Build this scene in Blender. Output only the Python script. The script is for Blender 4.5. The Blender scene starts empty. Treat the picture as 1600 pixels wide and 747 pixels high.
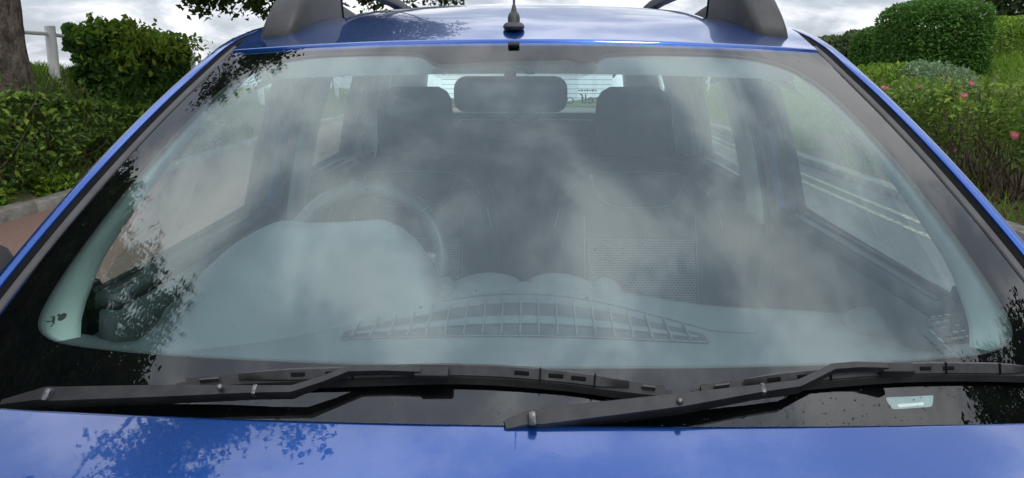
import bpy, bmesh, math, random
import numpy as np
from mathutils import Vector, Matrix, noise as mnoise

S = bpy.context.scene
COL = S.collection
R = math.radians
rng = np.random.default_rng(7)
random.seed(7)

# ------------------------------------------------------------------ camera
cam = bpy.data.cameras.new("camera")
cam.sensor_width = 36.0
cam.lens = 24.0
cam.shift_y = -0.0684
cam.clip_start = 0.02
cam.clip_end = 4000
cam_ob = bpy.data.objects.new("camera", cam)
COL.objects.link(cam_ob)
cam_ob.location = (0.018, 0.0, 1.49)
cam_ob.rotation_euler = (R(81.0), 0.0, R(1.5))
S.camera = cam_ob

# ------------------------------------------------------------------ sky and sun
SUN_EL, SUN_AZ = 52.0, 150.0          # azimuth measured clockwise from +Y
world = bpy.data.worlds.new("World")
S.world = world
world.use_nodes = True
wt = world.node_tree
wt.nodes.clear()


def wn(kind, **kw):
    n = wt.nodes.new(kind)
    for k, v in kw.items():
        setattr(n, k, v)
    return n


def wmath(op, a, b=None, clamp=False):
    n = wn("ShaderNodeMath", operation=op, use_clamp=clamp)
    for i, v in enumerate((a, b)):
        if v is None:
            continue
        if isinstance(v, (int, float)):
            n.inputs[i].default_value = v
        else:
            wt.links.new(v, n.inputs[i])
    return n.outputs[0]


wout = wn("ShaderNodeOutputWorld")
wbg = wn("ShaderNodeBackground")
wbg2 = wn("ShaderNodeBackground")
wmix = wn("ShaderNodeMixShader")
sky = wn("ShaderNodeTexSky", sky_type='NISHITA')
sky.sun_disc = False
sky.sun_elevation = R(SUN_EL)
sky.sun_rotation = R(SUN_AZ)
wbg.inputs[1].default_value = 0.12
wt.links.new(sky.outputs[0], wbg.inputs[0])
tc = wn("ShaderNodeTexCoord")
sep = wn("ShaderNodeSeparateXYZ")
wt.links.new(tc.outputs["Generated"], sep.inputs[0])
zz = wmath('MAXIMUM', sep.outputs[2], 0.0)
den = wmath('ADD', zz, 0.34)
cmb = wn("ShaderNodeCombineXYZ")
wt.links.new(wmath('DIVIDE', sep.outputs[0], den), cmb.inputs[0])
wt.links.new(wmath('DIVIDE', sep.outputs[1], den), cmb.inputs[1])
cmb.inputs[2].default_value = 3.7
n1 = wn("ShaderNodeTexNoise")
n1.inputs["Scale"].default_value = 2.75
n1.inputs["Detail"].default_value = 9
n1.inputs["Roughness"].default_value = 0.57
n1.inputs["Distortion"].default_value = 0.25
wt.links.new(cmb.outputs[0], n1.inputs["Vector"])
mr = wn("ShaderNodeMapRange", interpolation_type='SMOOTHSTEP')
mr.inputs[1].default_value = 0.38
mr.inputs[2].default_value = 0.63
wt.links.new(n1.outputs[0], mr.inputs[0])
cloud = mr.outputs[0]
# overcast luminance rises from horizon to zenith, clouds vary it
lum = wmath('ADD', 0.98, wmath('MULTIPLY', wmath('POWER', zz, 1.7), 1.45))
var = wmath('ADD', 0.66, wmath('MULTIPLY', cloud, 0.48))
strg = wmath('MULTIPLY', lum, var)
cmix = wn("ShaderNodeMix", data_type='RGBA')
cmix.inputs[6].default_value = (0.78, 0.86, 1.0, 1)
cmix.inputs[7].default_value = (0.96, 0.98, 1.0, 1)
wt.links.new(cloud, cmix.inputs[0])
wt.links.new(cmix.outputs[2], wbg2.inputs[0])
wt.links.new(strg, wbg2.inputs[1])
fac = wmath('ADD', 0.80, wmath('MULTIPLY', cloud, 0.3), clamp=True)
wt.links.new(fac, wmix.inputs[0])
wt.links.new(wbg.outputs[0], wmix.inputs[1])
wt.links.new(wbg2.outputs[0], wmix.inputs[2])
wt.links.new(wmix.outputs[0], wout.inputs[0])

sl = bpy.data.lights.new("sun", 'SUN')
sl.energy = 1.2
sl.angle = R(14)
sl.color = (1.0, 0.96, 0.9)
sun = bpy.data.objects.new("sun", sl)
COL.objects.link(sun)
_d = Vector((math.sin(R(SUN_AZ)) * math.cos(R(SUN_EL)), math.cos(R(SUN_AZ)) * math.cos(R(SUN_EL)), math.sin(R(SUN_EL))))
sun.rotation_euler = (-_d).to_track_quat('-Z', 'Y').to_euler()

S.view_settings.view_transform = 'Standard'
S.view_settings.look = 'None'
S.view_settings.exposure = 0.0
S.view_settings.gamma = 1.0
S.view_settings.use_curve_mapping = False
S.cycles.max_bounces = 10
S.cycles.transparent_max_bounces = 24
S.cycles.transmission_bounces = 8
S.cycles.caustics_reflective = False
S.cycles.caustics_refractive = False
S.cycles.use_denoising = True


# ------------------------------------------------------------------ materials
MATS = {}


def new_mat(name):
    m = bpy.data.materials.new(name)
    m.use_nodes = True
    nt = m.node_tree
    b = nt.nodes.get("Principled BSDF")
    MATS[name] = m
    return m, nt, b


def nd(nt, kind, **kw):
    n = nt.nodes.new(kind)
    for k, v in kw.items():
        setattr(n, k, v)
    return n


def mth(nt, op, a, b=None, clamp=False):
    n = nd(nt, "ShaderNodeMath", operation=op, use_clamp=clamp)
    for i, v in enumerate((a, b)):
        if v is None:
            continue
        if isinstance(v, (int, float)):
            n.inputs[i].default_value = v
        else:
            nt.links.new(v, n.inputs[i])
    return n.outputs[0]


def noise_fac(nt, scale, detail=4, rough=0.55, lo=0.35, hi=0.65, coord="Object", dist=0.0, vscale=None):
    t = nd(nt, "ShaderNodeTexCoord")
    n = nd(nt, "ShaderNodeTexNoise")
    n.inputs["Scale"].default_value = scale
    n.inputs["Detail"].default_value = detail
    n.inputs["Roughness"].default_value = rough
    n.inputs["Distortion"].default_value = dist
    src = t.outputs[coord]
    if vscale:
        mp = nd(nt, "ShaderNodeMapping")
        mp.inputs["Scale"].default_value = vscale
        nt.links.new(src, mp.inputs[0])
        src = mp.outputs[0]
    nt.links.new(src, n.inputs["Vector"])
    r = nd(nt, "ShaderNodeMapRange")
    r.inputs[1].default_value = lo
    r.inputs[2].default_value = hi
    nt.links.new(n.outputs[0], r.inputs[0])
    return r.outputs[0]


def mixc(nt, f, a, b):
    m = nd(nt, "ShaderNodeMix", data_type='RGBA')
    for i, v in ((0, f), (6, a), (7, b)):
        if isinstance(v, (int, float)):
            m.inputs[i].default_value = v
        elif isinstance(v, tuple):
            m.inputs[i].default_value = (*v, 1) if len(v) == 3 else v
        else:
            nt.links.new(v, m.inputs[i])
    return m.outputs[2]


def add_bump(nt, b, h, strength, dist=0.01):
    bp = nd(nt, "ShaderNodeBump")
    bp.inputs["Strength"].default_value = strength
    bp.inputs["Distance"].default_value = dist
    nt.links.new(h, bp.inputs["Height"])
    nt.links.new(bp.outputs[0], b.inputs["Normal"])


def rough_mat(name, c1, c2, scale=6, rough=0.8, bump=0.3, bscale=60, bdist=0.004, spec=0.4, metal=0.0, lo=0.35, hi=0.65, coord="Object", vscale=None):
    m, nt, b = new_mat(name)
    f = noise_fac(nt, scale, 6, 0.6, lo, hi, coord, vscale=vscale)
    nt.links.new(mixc(nt, f, c1, c2), b.inputs["Base Color"])
    b.inputs["Roughness"].default_value = rough
    b.inputs["Specular IOR Level"].default_value = spec
    b.inputs["Metallic"].default_value = metal
    if bump:
        add_bump(nt, b, noise_fac(nt, bscale, 5, 0.6, 0.2, 0.8, coord, vscale=vscale), bump, bdist)
    return m


def leaf_mat(name, cols, rough=0.6, trans=0.35, spec=0.18):
    m, nt, b = new_mat(name)
    g = nd(nt, "ShaderNodeNewGeometry")
    rp = nd(nt, "ShaderNodeValToRGB")
    el = rp.color_ramp.elements
    while len(el) > 1:
        el.remove(el[-1])
    el[0].position = cols[0][0]
    el[0].color = (*cols[0][1], 1)
    for p, c in cols[1:]:
        e = el.new(p)
        e.color = (*c, 1)
    f2 = noise_fac(nt, 2.2, 3, 0.6, 0.3, 0.7)
    v = mth(nt, 'ADD', mth(nt, 'MULTIPLY', g.outputs["Random Per Island"], 0.72), mth(nt, 'MULTIPLY', f2, 0.28))
    nt.links.new(v, rp.inputs[0])
    nt.links.new(rp.outputs[0], b.inputs["Base Color"])
    b.inputs["Roughness"].default_value = rough
    b.inputs["Specular IOR Level"].default_value = spec
    tr = nd(nt, "ShaderNodeBsdfTranslucent")
    nt.links.new(mixc(nt, 0.25, rp.outputs[0], (0.14, 0.22, 0.02)), tr.inputs[0])
    mx = nd(nt, "ShaderNodeMixShader")
    mx.inputs[0].default_value = trans
    nt.links.new(b.outputs[0], mx.inputs[1])
    nt.links.new(tr.outputs[0], mx.inputs[2])
    nt.links.new(mx.outputs[0], nt.nodes["Material Output"].inputs[0])
    return m


def glass_mat(name, tint, f0=0.045, ex=4.2, faces=2, rcol=(1, 1, 1)):
    """thin sheet: one or both faces reflect, the rest goes straight through, tinted"""
    m, nt, b = new_mat(name)
    nt.nodes.remove(b)
    lw = nd(nt, "ShaderNodeLayerWeight")
    lw.inputs[0].default_value = 0.5
    f = mth(nt, 'ADD', f0, mth(nt, 'MULTIPLY', mth(nt, 'POWER', lw.outputs["Facing"], ex), 1 - f0))
    r2 = mth(nt, 'DIVIDE', mth(nt, 'MULTIPLY', f, 2.0), mth(nt, 'ADD', f, 1.0), True)
    if faces == 1:
        r2 = f
    t = nd(nt, "ShaderNodeBsdfTransparent")
    t.inputs[0].default_value = (*tint, 1)
    g = nd(nt, "ShaderNodeBsdfGlossy")
    g.inputs["Roughness"].default_value = 0.0
    g.inputs["Color"].default_value = (*rcol, 1)
    mx = nd(nt, "ShaderNodeMixShader")
    nt.links.new(r2, mx.inputs[0])
    nt.links.new(t.outputs[0], mx.inputs[1])
    nt.links.new(g.outputs[0], mx.inputs[2])
    nt.links.new(mx.outputs[0], nt.nodes["Material Output"].inputs[0])
    return m


def paint_mat():
    m, nt, b = new_mat("blue_metallic_paint")
    f = noise_fac(nt, 900, 2, 0.5, 0.3, 0.7)
    nt.links.new(mixc(nt, f, (0.003, 0.053, 0.26), (0.006, 0.077, 0.36)), b.inputs["Base Color"])
    b.inputs["Metallic"].default_value = 0.75
    b.inputs["Roughness"].default_value = 0.26
    b.inputs["Coat Weight"].default_value = 1.0
    b.inputs["Coat Roughness"].default_value = 0.012
    b.inputs["Coat IOR"].default_value = 1.6
    # faint orange peel on the clear coat
    bp = nd(nt, "ShaderNodeBump")
    bp.inputs["Strength"].default_value = 0.012
    bp.inputs["Distance"].default_value = 0.001
    nt.links.new(noise_fac(nt, 130, 2, 0.5, 0.2, 0.8), bp.inputs["Height"])
    nt.links.new(bp.outputs[0], b.inputs["Coat Normal"])
    return m


def dot_mat():
    """screen printed dots fading out: black dots, clear glass between"""
    m, nt, b = new_mat("printed_dots")
    b.inputs["Base Color"].default_value = (0.012, 0.012, 0.013, 1)
    b.inputs["Roughness"].default_value = 0.6
    uv = nd(nt, "ShaderNodeUVMap")
    sp = nd(nt, "ShaderNodeSeparateXYZ")
    nt.links.new(uv.outputs[0], sp.inputs[0])
    # x, y in millimetres / pitch ; z-free: fade is carried by the second uv map
    uv2 = nd(nt, "ShaderNodeUVMap")
    uv2.uv_map = "fade"
    sp2 = nd(nt, "ShaderNodeSeparateXYZ")
    nt.links.new(uv2.outputs[0], sp2.inputs[0])
    a = mth(nt, 'SINE', sp.outputs[0])
    c = mth(nt, 'SINE', sp.outputs[1])
    s = mth(nt, 'MULTIPLY', a, c)                       # -1..1, chequer of dots
    thr = mth(nt, 'SUBTRACT', mth(nt, 'MULTIPLY', sp2.outputs[0], 1.5), 0.75)
    al = mth(nt, 'GREATER_THAN', s, thr)
    nt.links.new(al, b.inputs["Alpha"])
    return m


def weave_mat():
    m, nt, b = new_mat("woven_seat_fabric")
    t = nd(nt, "ShaderNodeTexCoord")
    bk = nd(nt, "ShaderNodeTexBrick")
    bk.inputs["Scale"].default_value = 1.0
    bk.inputs["Brick Width"].default_value = 0.0100
    bk.inputs["Row Height"].default_value = 0.0064
    bk.inputs["Mortar Size"].default_value = 0.0012
    bk.inputs["Mortar Smooth"].default_value = 0.3
    bk.inputs["Color1"].default_value = (0.03, 0.031, 0.034, 1)
    bk.inputs["Color2"].default_value = (0.05, 0.052, 0.055, 1)
    bk.inputs["Mortar"].default_value = (0.15, 0.155, 0.16, 1)
    mp = nd(nt, "ShaderNodeMapping")
    mp.inputs["Rotation"].default_value = (R(90), 0, 0)
    nt.links.new(t.outputs["Object"], mp.inputs[0])
    nt.links.new(mp.outputs[0], bk.inputs["Vector"])
    nt.links.new(bk.outputs[0], b.inputs["Base Color"])
    b.inputs["Roughness"].default_value = 0.9
    return m


def asphalt_mat(name, c1, c2, c3, chip=160):
    m, nt, b = new_mat(name)
    t = nd(nt, "ShaderNodeTexCoord")
    v = nd(nt, "ShaderNodeTexVoronoi")
    v.inputs["Scale"].default_value = chip
    nt.links.new(t.outputs["Object"], v.inputs["Vector"])
    sp = nd(nt, "ShaderNodeSeparateColor")
    nt.links.new(v.outputs["Color"], sp.inputs[0])
    big = noise_fac(nt, 1.3, 6, 0.65)
    base = mixc(nt, sp.outputs[0], c1, c2)
    nt.links.new(mixc(nt, mth(nt, 'MULTIPLY', big, 0.55), base, c3), b.inputs["Base Color"])
    b.inputs["Roughness"].default_value = 0.85
    add_bump(nt, b, v.outputs["Distance"], 0.6, 0.006)
    return m


def yellow_line_mat():
    m, nt, b = new_mat("worn_yellow_paint")
    f = noise_fac(nt, 18, 9, 0.75, 0.44, 0.58)
    nt.links.new(mixc(nt, f, (0.11, 0.108, 0.10), (0.44, 0.39, 0.25)), b.inputs["Base Color"])
    b.inputs["Roughness"].default_value = 0.7
    return m


def grass_ground_mat():
    m, nt, b = new_mat("turf")
    f = noise_fac(nt, 3.0, 8, 0.65, 0.35, 0.65)
    g = noise_fac(nt, 45, 4, 0.7, 0.3, 0.7)
    c = mixc(nt, f, (0.055, 0.10, 0.016), (0.10, 0.14, 0.03))
    nt.links.new(mixc(nt, mth(nt, 'MULTIPLY', g, 0.4), c, (0.05, 0.045, 0.02)), b.inputs["Base Color"])
    b.inputs["Roughness"].default_value = 0.95
    add_bump(nt, b, g, 0.8, 0.05)
    return m


M_paint = paint_mat()
M_glass = glass_mat("outer_windscreen_glass", (0.86, 0.96, 0.96), 0.066, 5.0, 1)
M_glass2 = glass_mat("inner_windscreen_glass", (0.86, 0.96, 0.96), 0.050, 5.0, 1, (0.84, 0.98, 1.0))
M_side = glass_mat("tinted_side_glass", (0.88, 0.95, 0.92))
M_frit = rough_mat("black_enamel", (0.003, 0.003, 0.0033), (0.005, 0.0048, 0.005), 30, 0.9, 0.0, spec=0.0)
M_dots = dot_mat()
M_rubber = rough_mat("black_rubber", (0.010, 0.010, 0.011), (0.020, 0.020, 0.021), 40, 0.65, 0.15, 200, 0.001)
M_trim = rough_mat("grey_black_plastic", (0.024, 0.025, 0.027), (0.040, 0.041, 0.043), 25, 0.5, 0.25, 450, 0.0006)
M_mould = rough_mat("weathered_moulding", (0.050, 0.048, 0.050), (0.072, 0.070, 0.072), 20, 0.6, 0.1, 300, 0.0005)
M_wiper = rough_mat("dusty_black_steel", (0.013, 0.014, 0.015), (0.027, 0.027, 0.029), 45, 0.42, 0.15, 260, 0.0005, metal=0.1)
M_bracket = rough_mat("dusty_wiper_plastic", (0.030, 0.031, 0.033), (0.055, 0.055, 0.058), 60, 0.5, 0.1, 300, 0.0004)
M_bare = rough_mat("scuffed_bare_metal", (0.030, 0.031, 0.034), (0.20, 0.21, 0.22), 170, 0.4, 0.3, 160, 0.001, metal=0.6)
M_dash = rough_mat("grained_dashboard_plastic", (0.085, 0.090, 0.093), (0.105, 0.11, 0.113), 6, 0.55, 0.25, 700, 0.0006)
M_dashdark = rough_mat("recess_shade_and_seam", (0.030, 0.032, 0.034), (0.040, 0.042, 0.044), 20, 0.6, 0.1)  # dark tone carries the grille's recess shade; the dash seam uses it too
M_fin = rough_mat("vent_fin_plastic", (0.095, 0.10, 0.103), (0.115, 0.12, 0.123), 20, 0.5, 0.1)
M_wheel = rough_mat("steering_wheel_leather", (0.062, 0.065, 0.067), (0.080, 0.083, 0.085), 30, 0.26, 0.25, 400, 0.0006)
M_seat = rough_mat("charcoal_seat_cloth", (0.024, 0.026, 0.029), (0.038, 0.040, 0.044), 40, 0.9, 0.4, 500, 0.001)
M_weave = weave_mat()
M_stitch = rough_mat("pale_stitching", (0.22, 0.23, 0.24), (0.3, 0.3, 0.31), 90, 0.8, 0.0)
M_cream = rough_mat("cream_pillar_trim", (0.72, 0.74, 0.66), (0.78, 0.79, 0.72), 8, 0.65, 0.15, 500, 0.0005)
M_liner = rough_mat("pale_headlining", (0.60, 0.62, 0.60), (0.66, 0.67, 0.65), 30, 0.95, 0.3, 400, 0.001)
M_inner = rough_mat("dark_door_card", (0.035, 0.038, 0.04), (0.05, 0.053, 0.055), 20, 0.7, 0.2, 400, 0.0006)
M_black = rough_mat("matt_black", (0.005, 0.005, 0.006), (0.010, 0.010, 0.011), 20, 0.9, 0.0, spec=0.1)
M_jamb = rough_mat("flat_blue_jamb_paint", (0.035, 0.13, 0.42), (0.05, 0.16, 0.48), 8, 0.45, 0.0)
M_mirror, _nt, _b = new_mat("mirror_glass")
_b.inputs["Base Color"].default_value = (0.7, 0.72, 0.72, 1)
_b.inputs["Metallic"].default_value = 1.0
_b.inputs["Roughness"].default_value = 0.02
M_tyre = rough_mat("tyre_rubber", (0.015, 0.015, 0.016), (0.03, 0.03, 0.03), 30, 0.85, 0.3)
M_alloy = rough_mat("silver_alloy", (0.45, 0.46, 0.47), (0.55, 0.55, 0.56), 10, 0.3, 0.0, metal=0.9)
M_sticker = rough_mat("pale_label", (0.22, 0.29, 0.29), (0.28, 0.36, 0.35), 60, 0.5, 0.0)
M_print = rough_mat("dark_print", (0.015, 0.018, 0.018), (0.03, 0.035, 0.035), 60, 0.6, 0.0)
M_etch = rough_mat("faint_etched_print", (0.05, 0.07, 0.07), (0.10, 0.13, 0.125), 200, 0.7, 0.0)
M_road = asphalt_mat("grey_asphalt", (0.055, 0.055, 0.053), (0.14, 0.138, 0.13), (0.085, 0.083, 0.08))
M_red = asphalt_mat("red_chip_tarmac", (0.13, 0.075, 0.058), (0.27, 0.17, 0.135), (0.17, 0.105, 0.085))
M_yellow = yellow_line_mat()
M_kerb = rough_mat("mossy_kerb_stone", (0.13, 0.125, 0.10), (0.26, 0.25, 0.225), 7, 0.9, 0.6, 40, 0.01)
M_turf = grass_ground_mat()
M_soil = rough_mat("soil_and_leaf_litter", (0.06, 0.042, 0.026), (0.16, 0.11, 0.065), 22, 0.95, 0.8, 50, 0.02)
M_bark = rough_mat("grey_brown_bark", (0.045, 0.034, 0.028), (0.20, 0.165, 0.135), 12, 0.95, 1.0, 26, 0.05, vscale=(1, 1, 0.45))
M_twig = rough_mat("brown_twig", (0.06, 0.042, 0.03), (0.17, 0.13, 0.095), 12, 0.9, 0.3)
M_whitep = rough_mat("weathered_white_paint", (0.60, 0.61, 0.60), (0.74, 0.74, 0.72), 5, 0.55, 0.15, 60, 0.002)
M_leafdark = leaf_mat("dark_broad_leaf", [(0, (0.030, 0.068, 0.016)), (0.5, (0.054, 0.130, 0.026)), (0.85, (0.095, 0.209, 0.038)), (1, (0.209, 0.313, 0.062))])
M_leafhedge = leaf_mat("small_hedge_leaf", [(0, (0.044, 0.078, 0.022)), (0.5, (0.091, 0.169, 0.039)), (0.85, (0.162, 0.271, 0.064)), (1, (0.304, 0.325, 0.110))])
M_leaffresh = leaf_mat("fresh_green_leaf", [(0, (0.078, 0.155, 0.019)), (0.5, (0.155, 0.279, 0.031)), (1, (0.310, 0.388, 0.062))])
M_leafclip = leaf_mat("clipped_hedge_leaf", [(0, (0.032, 0.081, 0.018)), (0.5, (0.071, 0.169, 0.032)), (0.85, (0.125, 0.267, 0.053)), (1, (0.232, 0.356, 0.090))])
M_leafrose = leaf_mat("rose_leaf", [(0, (0.062, 0.117, 0.032)), (0.45, (0.135, 0.225, 0.049)), (0.8, (0.236, 0.326, 0.067)), (0.93, (0.360, 0.336, 0.090)), (1, (0.450, 0.191, 0.090))])
M_leafsilver = leaf_mat("silvery_leaf", [(0, (0.093, 0.155, 0.078)), (0.5, (0.186, 0.279, 0.155)), (1, (0.388, 0.496, 0.310))])
M_leaftree = leaf_mat("tree_leaf", [(0, (0.014, 0.031, 0.007)), (0.6, (0.030, 0.064, 0.012)), (1, (0.064, 0.111, 0.021))])
M_leaffar = leaf_mat("distant_foliage", [(0, (0.034, 0.056, 0.028)), (0.6, (0.070, 0.102, 0.046)), (1, (0.124, 0.155, 0.070))])
M_grass = leaf_mat("grass_blade", [(0, (0.078, 0.156, 0.019)), (0.5, (0.149, 0.265, 0.031)), (0.9, (0.250, 0.359, 0.055)), (1, (0.468, 0.437, 0.156))], rough=0.6)
M_petal = leaf_mat("pink_petal", [(0, (0.78, 0.18, 0.26)), (0.5, (0.90, 0.34, 0.44)), (1, (0.92, 0.58, 0.64))], trans=0.25)


# ------------------------------------------------------------------ helpers
def tag(o, label=None, cat=None, group=None, kind=None):
    if label:
        o["label"] = label
    if cat:
        o["category"] = cat
    if group:
        o["group"] = group
    if kind:
        o["kind"] = kind
    return o


def empty(name, loc=(0, 0, 0), parent=None):
    o = bpy.data.objects.new(name, None)
    o.empty_display_size = 0.1
    COL.objects.link(o)
    o.location = loc
    if parent:
        o.parent = parent
        o.matrix_parent_inverse = Matrix.Translation(-Vector(world_loc(parent)))
    return o


def world_loc(o):
    v = Vector(o.location)
    if o.parent:
        v = o.matrix_parent_inverse @ v
        v = Vector(world_loc(o.parent)) + v
    return v


def attach(o, parent):
    """o's mesh is in world coordinates; parent sits somewhere (translation only)"""
    if parent is not None:
        o.parent = parent
        o.matrix_parent_inverse = Matrix.Translation(-Vector(world_loc(parent)))
    return o


def mesh(name, verts, faces, mat, parent=None, smooth=True, sharp=None):
    me = bpy.data.meshes.new(name)
    me.from_pydata([tuple(map(float, v)) for v in verts], [], [tuple(f) for f in faces])
    me.materials.append(mat)
    me.validate()
    if smooth:
        me.polygons.foreach_set("use_smooth", [True] * len(me.polygons))
        if sharp:
            me.set_sharp_from_angle(angle=R(sharp))
    me.update()
    o = bpy.data.objects.new(name, me)
    COL.objects.link(o)
    return attach(o, parent)


def from_bm(name, bm, mat, parent=None, smooth=True, sharp=35):
    bmesh.ops.recalc_face_normals(bm, faces=bm.faces)
    me = bpy.data.meshes.new(name)
    bm.to_mesh(me)
    bm.free()
    me.materials.append(mat)
    if smooth:
        me.polygons.foreach_set("use_smooth", [True] * len(me.polygons))
        if sharp:
            me.set_sharp_from_angle(angle=R(sharp))
    o = bpy.data.objects.new(name, me)
    COL.objects.link(o)
    return attach(o, parent)


def fast_mesh(name, V, F, mat, parent=None, smooth=False):
    """V (n,3), F (m,k) numpy"""
    me = bpy.data.meshes.new(name)
    V = np.ascontiguousarray(V, dtype=np.float32)
    F = np.ascontiguousarray(F, dtype=np.int32)
    m, k = F.shape
    me.vertices.add(len(V))
    me.vertices.foreach_set("co", V.ravel())
    me.loops.add(m * k)
    me.loops.foreach_set("vertex_index", F.ravel())
    me.polygons.add(m)
    me.polygons.foreach_set("loop_start", np.arange(0, m * k, k, dtype=np.int32))
    if smooth:
        me.polygons.foreach_set("use_smooth", np.ones(m, dtype=bool))
    me.update(calc_edges=True)
    me.materials.append(mat)
    o = bpy.data.objects.new(name, me)
    COL.objects.link(o)
    return attach(o, parent)


def grid(name, fn, us, vs, mat, parent=None, flip=False, smooth=True, sharp=None, thick=0.0):
    V = [fn(u, v) for v in vs for u in us]
    n = len(us)
    Fc = []
    for j in range(len(vs) - 1):
        for i in range(n - 1):
            f = (j * n + i, j * n + i + 1, (j + 1) * n + i + 1, (j + 1) * n + i)
            Fc.append(f[::-1] if flip else f)
    o = mesh(name, V, Fc, mat, parent, smooth, sharp)
    if thick:
        md = o.modifiers.new("thickness", 'SOLIDIFY')
        md.thickness = thick
        md.offset = -1
    return o


def bm_box(bm, c, s, rot=None, bevel=0.0, seg=2, taper=None):
    r = bmesh.ops.create_cube(bm, size=1.0)
    vs = r["verts"]
    for v in vs:
        v.co = Vector((v.co.x * s[0], v.co.y * s[1], v.co.z * s[2]))
        if taper and v.co.z > 0:
            v.co.x *= taper[0]
            v.co.y *= taper[1]
    if bevel:
        es = list({e for v in vs for e in v.link_edges})
        r2 = bmesh.ops.bevel(bm, geom=es, offset=bevel, segments=seg, affect='EDGES', profile=0.5)
        vs = list({v for f in r2["faces"] for v in f.verts} | {v for v in vs if v.is_valid})
    M = Matrix.Translation(Vector(c))
    if rot is not None:
        M = M @ rot.to_4x4()
    for v in vs:
        v.co = M @ v.co
    return vs


def box(name, c, s, mat, parent=None, rot=None, bevel=0.0, seg=2, taper=None, sharp=40):
    bm = bmesh.new()
    bm_box(bm, c, s, rot, bevel, seg, taper)
    return from_bm(name, bm, mat, parent, True, sharp)


def tube_data(path, rad, n=8, ref=Vector((0, 0, 1)), flat=1.0):
    P = [Vector(p) for p in path]
    V, Fc = [], []
    for i, p in enumerate(P):
        t = (P[min(i + 1, len(P) - 1)] - P[max(i - 1, 0)]).normalized()
        a = t.cross(ref)
        if a.length < 1e-4:
            a = t.cross(Vector((1, 0, 0)))
        a.normalize()
        b = a.cross(t).normalized()
        r = rad[i] if isinstance(rad, (list, tuple)) else rad
        for k in range(n):
            an = 2 * math.pi * k / n
            V.append(p + a * (r * math.cos(an)) + b * (r * flat * math.sin(an)))
    for i in range(len(P) - 1):
        for k in range(n):
            Fc.append((i * n + k, i * n + (k + 1) % n, (i + 1) * n + (k + 1) % n, (i + 1) * n + k))
    Fc.append(tuple(range(n))[::-1])
    Fc.append(tuple((len(P) - 1) * n + k for k in range(n)))
    return V, Fc


def tube(name, path, rad, mat, parent=None, n=8, ref=Vector((0, 0, 1)), flat=1.0, sharp=50):
    V, Fc = tube_data(path, rad, n, ref, flat)
    return mesh(name, V, Fc, mat, parent, True, sharp)


def sweep(name, path, outs, norms, prof, mat, parent=None, closed=False, cap=False, sharp=40):
    """profile points (o, n) swept along a path with per-point frames"""
    V, Fc = [], []
    k = len(prof)
    for p, o, n in zip(path, outs, norms):
        for a, b in prof:
            V.append(Vector(p) + Vector(o) * a + Vector(n) * b)
    for i in range(len(path) - 1):
        for j in range(k if closed else k - 1):
            j2 = (j + 1) % k
            Fc.append((i * k + j, i * k + j2, (i + 1) * k + j2, (i + 1) * k + j))
    if cap:
        Fc.append(tuple(range(k)))
        Fc.append(tuple((len(path) - 1) * k + j for j in range(k))[::-1])
    return mesh(name, V, Fc, mat, parent, True, sharp)


def loft(name, rings, mat, parent=None, cap=True, sharp=40, sub=0):
    n = len(rings[0])
    V = [p for r in rings for p in r]
    Fc = []
    for i in range(len(rings) - 1):
        for k in range(n):
            Fc.append((i * n + k, i * n + (k + 1) % n, (i + 1) * n + (k + 1) % n, (i + 1) * n + k))
    if cap:
        Fc.append(tuple(range(n))[::-1])
        Fc.append(tuple((len(rings) - 1) * n + k for k in range(n)))
    o = mesh(name, V, Fc, mat, parent, True, sharp)
    bm = bmesh.new()
    bm.from_mesh(o.data)
    bmesh.ops.recalc_face_normals(bm, faces=bm.faces)
    bm.to_mesh(o.data)
    bm.free()
    if sharp:
        o.data.set_sharp_from_angle(angle=R(sharp))
    if sub:
        md = o.modifiers.new("smooth", 'SUBSURF')
        md.levels = md.render_levels = sub
    return o


def rrect(w, h, r, n=4, pw=None):
    """rounded rectangle outline, list of (a, b)"""
    pts = []
    for cx, cy, a0 in ((w / 2 - r, h / 2 - r, 0), (-w / 2 + r, h / 2 - r, 90), (-w / 2 + r, -h / 2 + r, 180), (w / 2 - r, -h / 2 + r, 270)):
        for i in range(n + 1):
            a = R(a0 + 90 * i / n)
            pts.append((cx + r * math.cos(a), cy + r * math.sin(a)))
    return pts


def sstep(a, b, x):
    t = min(1.0, max(0.0, (x - a) / (b - a)))
    return t * t * (3 - 2 * t)


def lerp(a, b, t):
    return a + (b - a) * t


def ls(a, b, n):
    return [a + (b - a) * i / (n - 1) for i in range(n)]


def interp(x, xs, ys):
    return float(np.interp(x, xs, ys))


# ================================================================== SETTING
def drop(y):
    """the road runs level past the car, then falls away over the brow"""
    d = max(0.0, y - 15.0)
    return -0.066 * (d * d / (d + 8.0))


def bank_crest(y):
    return interp(y, [0, 8.5, 12.5, 16, 30], [1.50, 1.40, 0.90, 0.76, 0.70])


def ground_z(x, y):
    z = drop(y) - 0.05
    if x < -4.9:
        c = bank_crest(y)
        z += 0.05 + 0.06 + (c - 0.06) * sstep(-5.05, -6.1, x) - 0.25 * sstep(-7.5, -14, x)
        z += 0.05 * mnoise.noise(Vector((x * 0.9, y * 0.9, 0)))
    if x > 4.1:
        z += 0.05 + 0.06 + 0.45 * sstep(4.6, 6.2, x) + 0.85 * sstep(5.8, 9.5, x) + 0.5 * sstep(9, 16, x)
        z += 0.05 * mnoise.noise(Vector((x * 0.8, y * 0.8, 3)))
    # distant hillside on the right
    z += 9.0 * sstep(45, 140, y) * sstep(10, 90, x)
    return z


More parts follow.
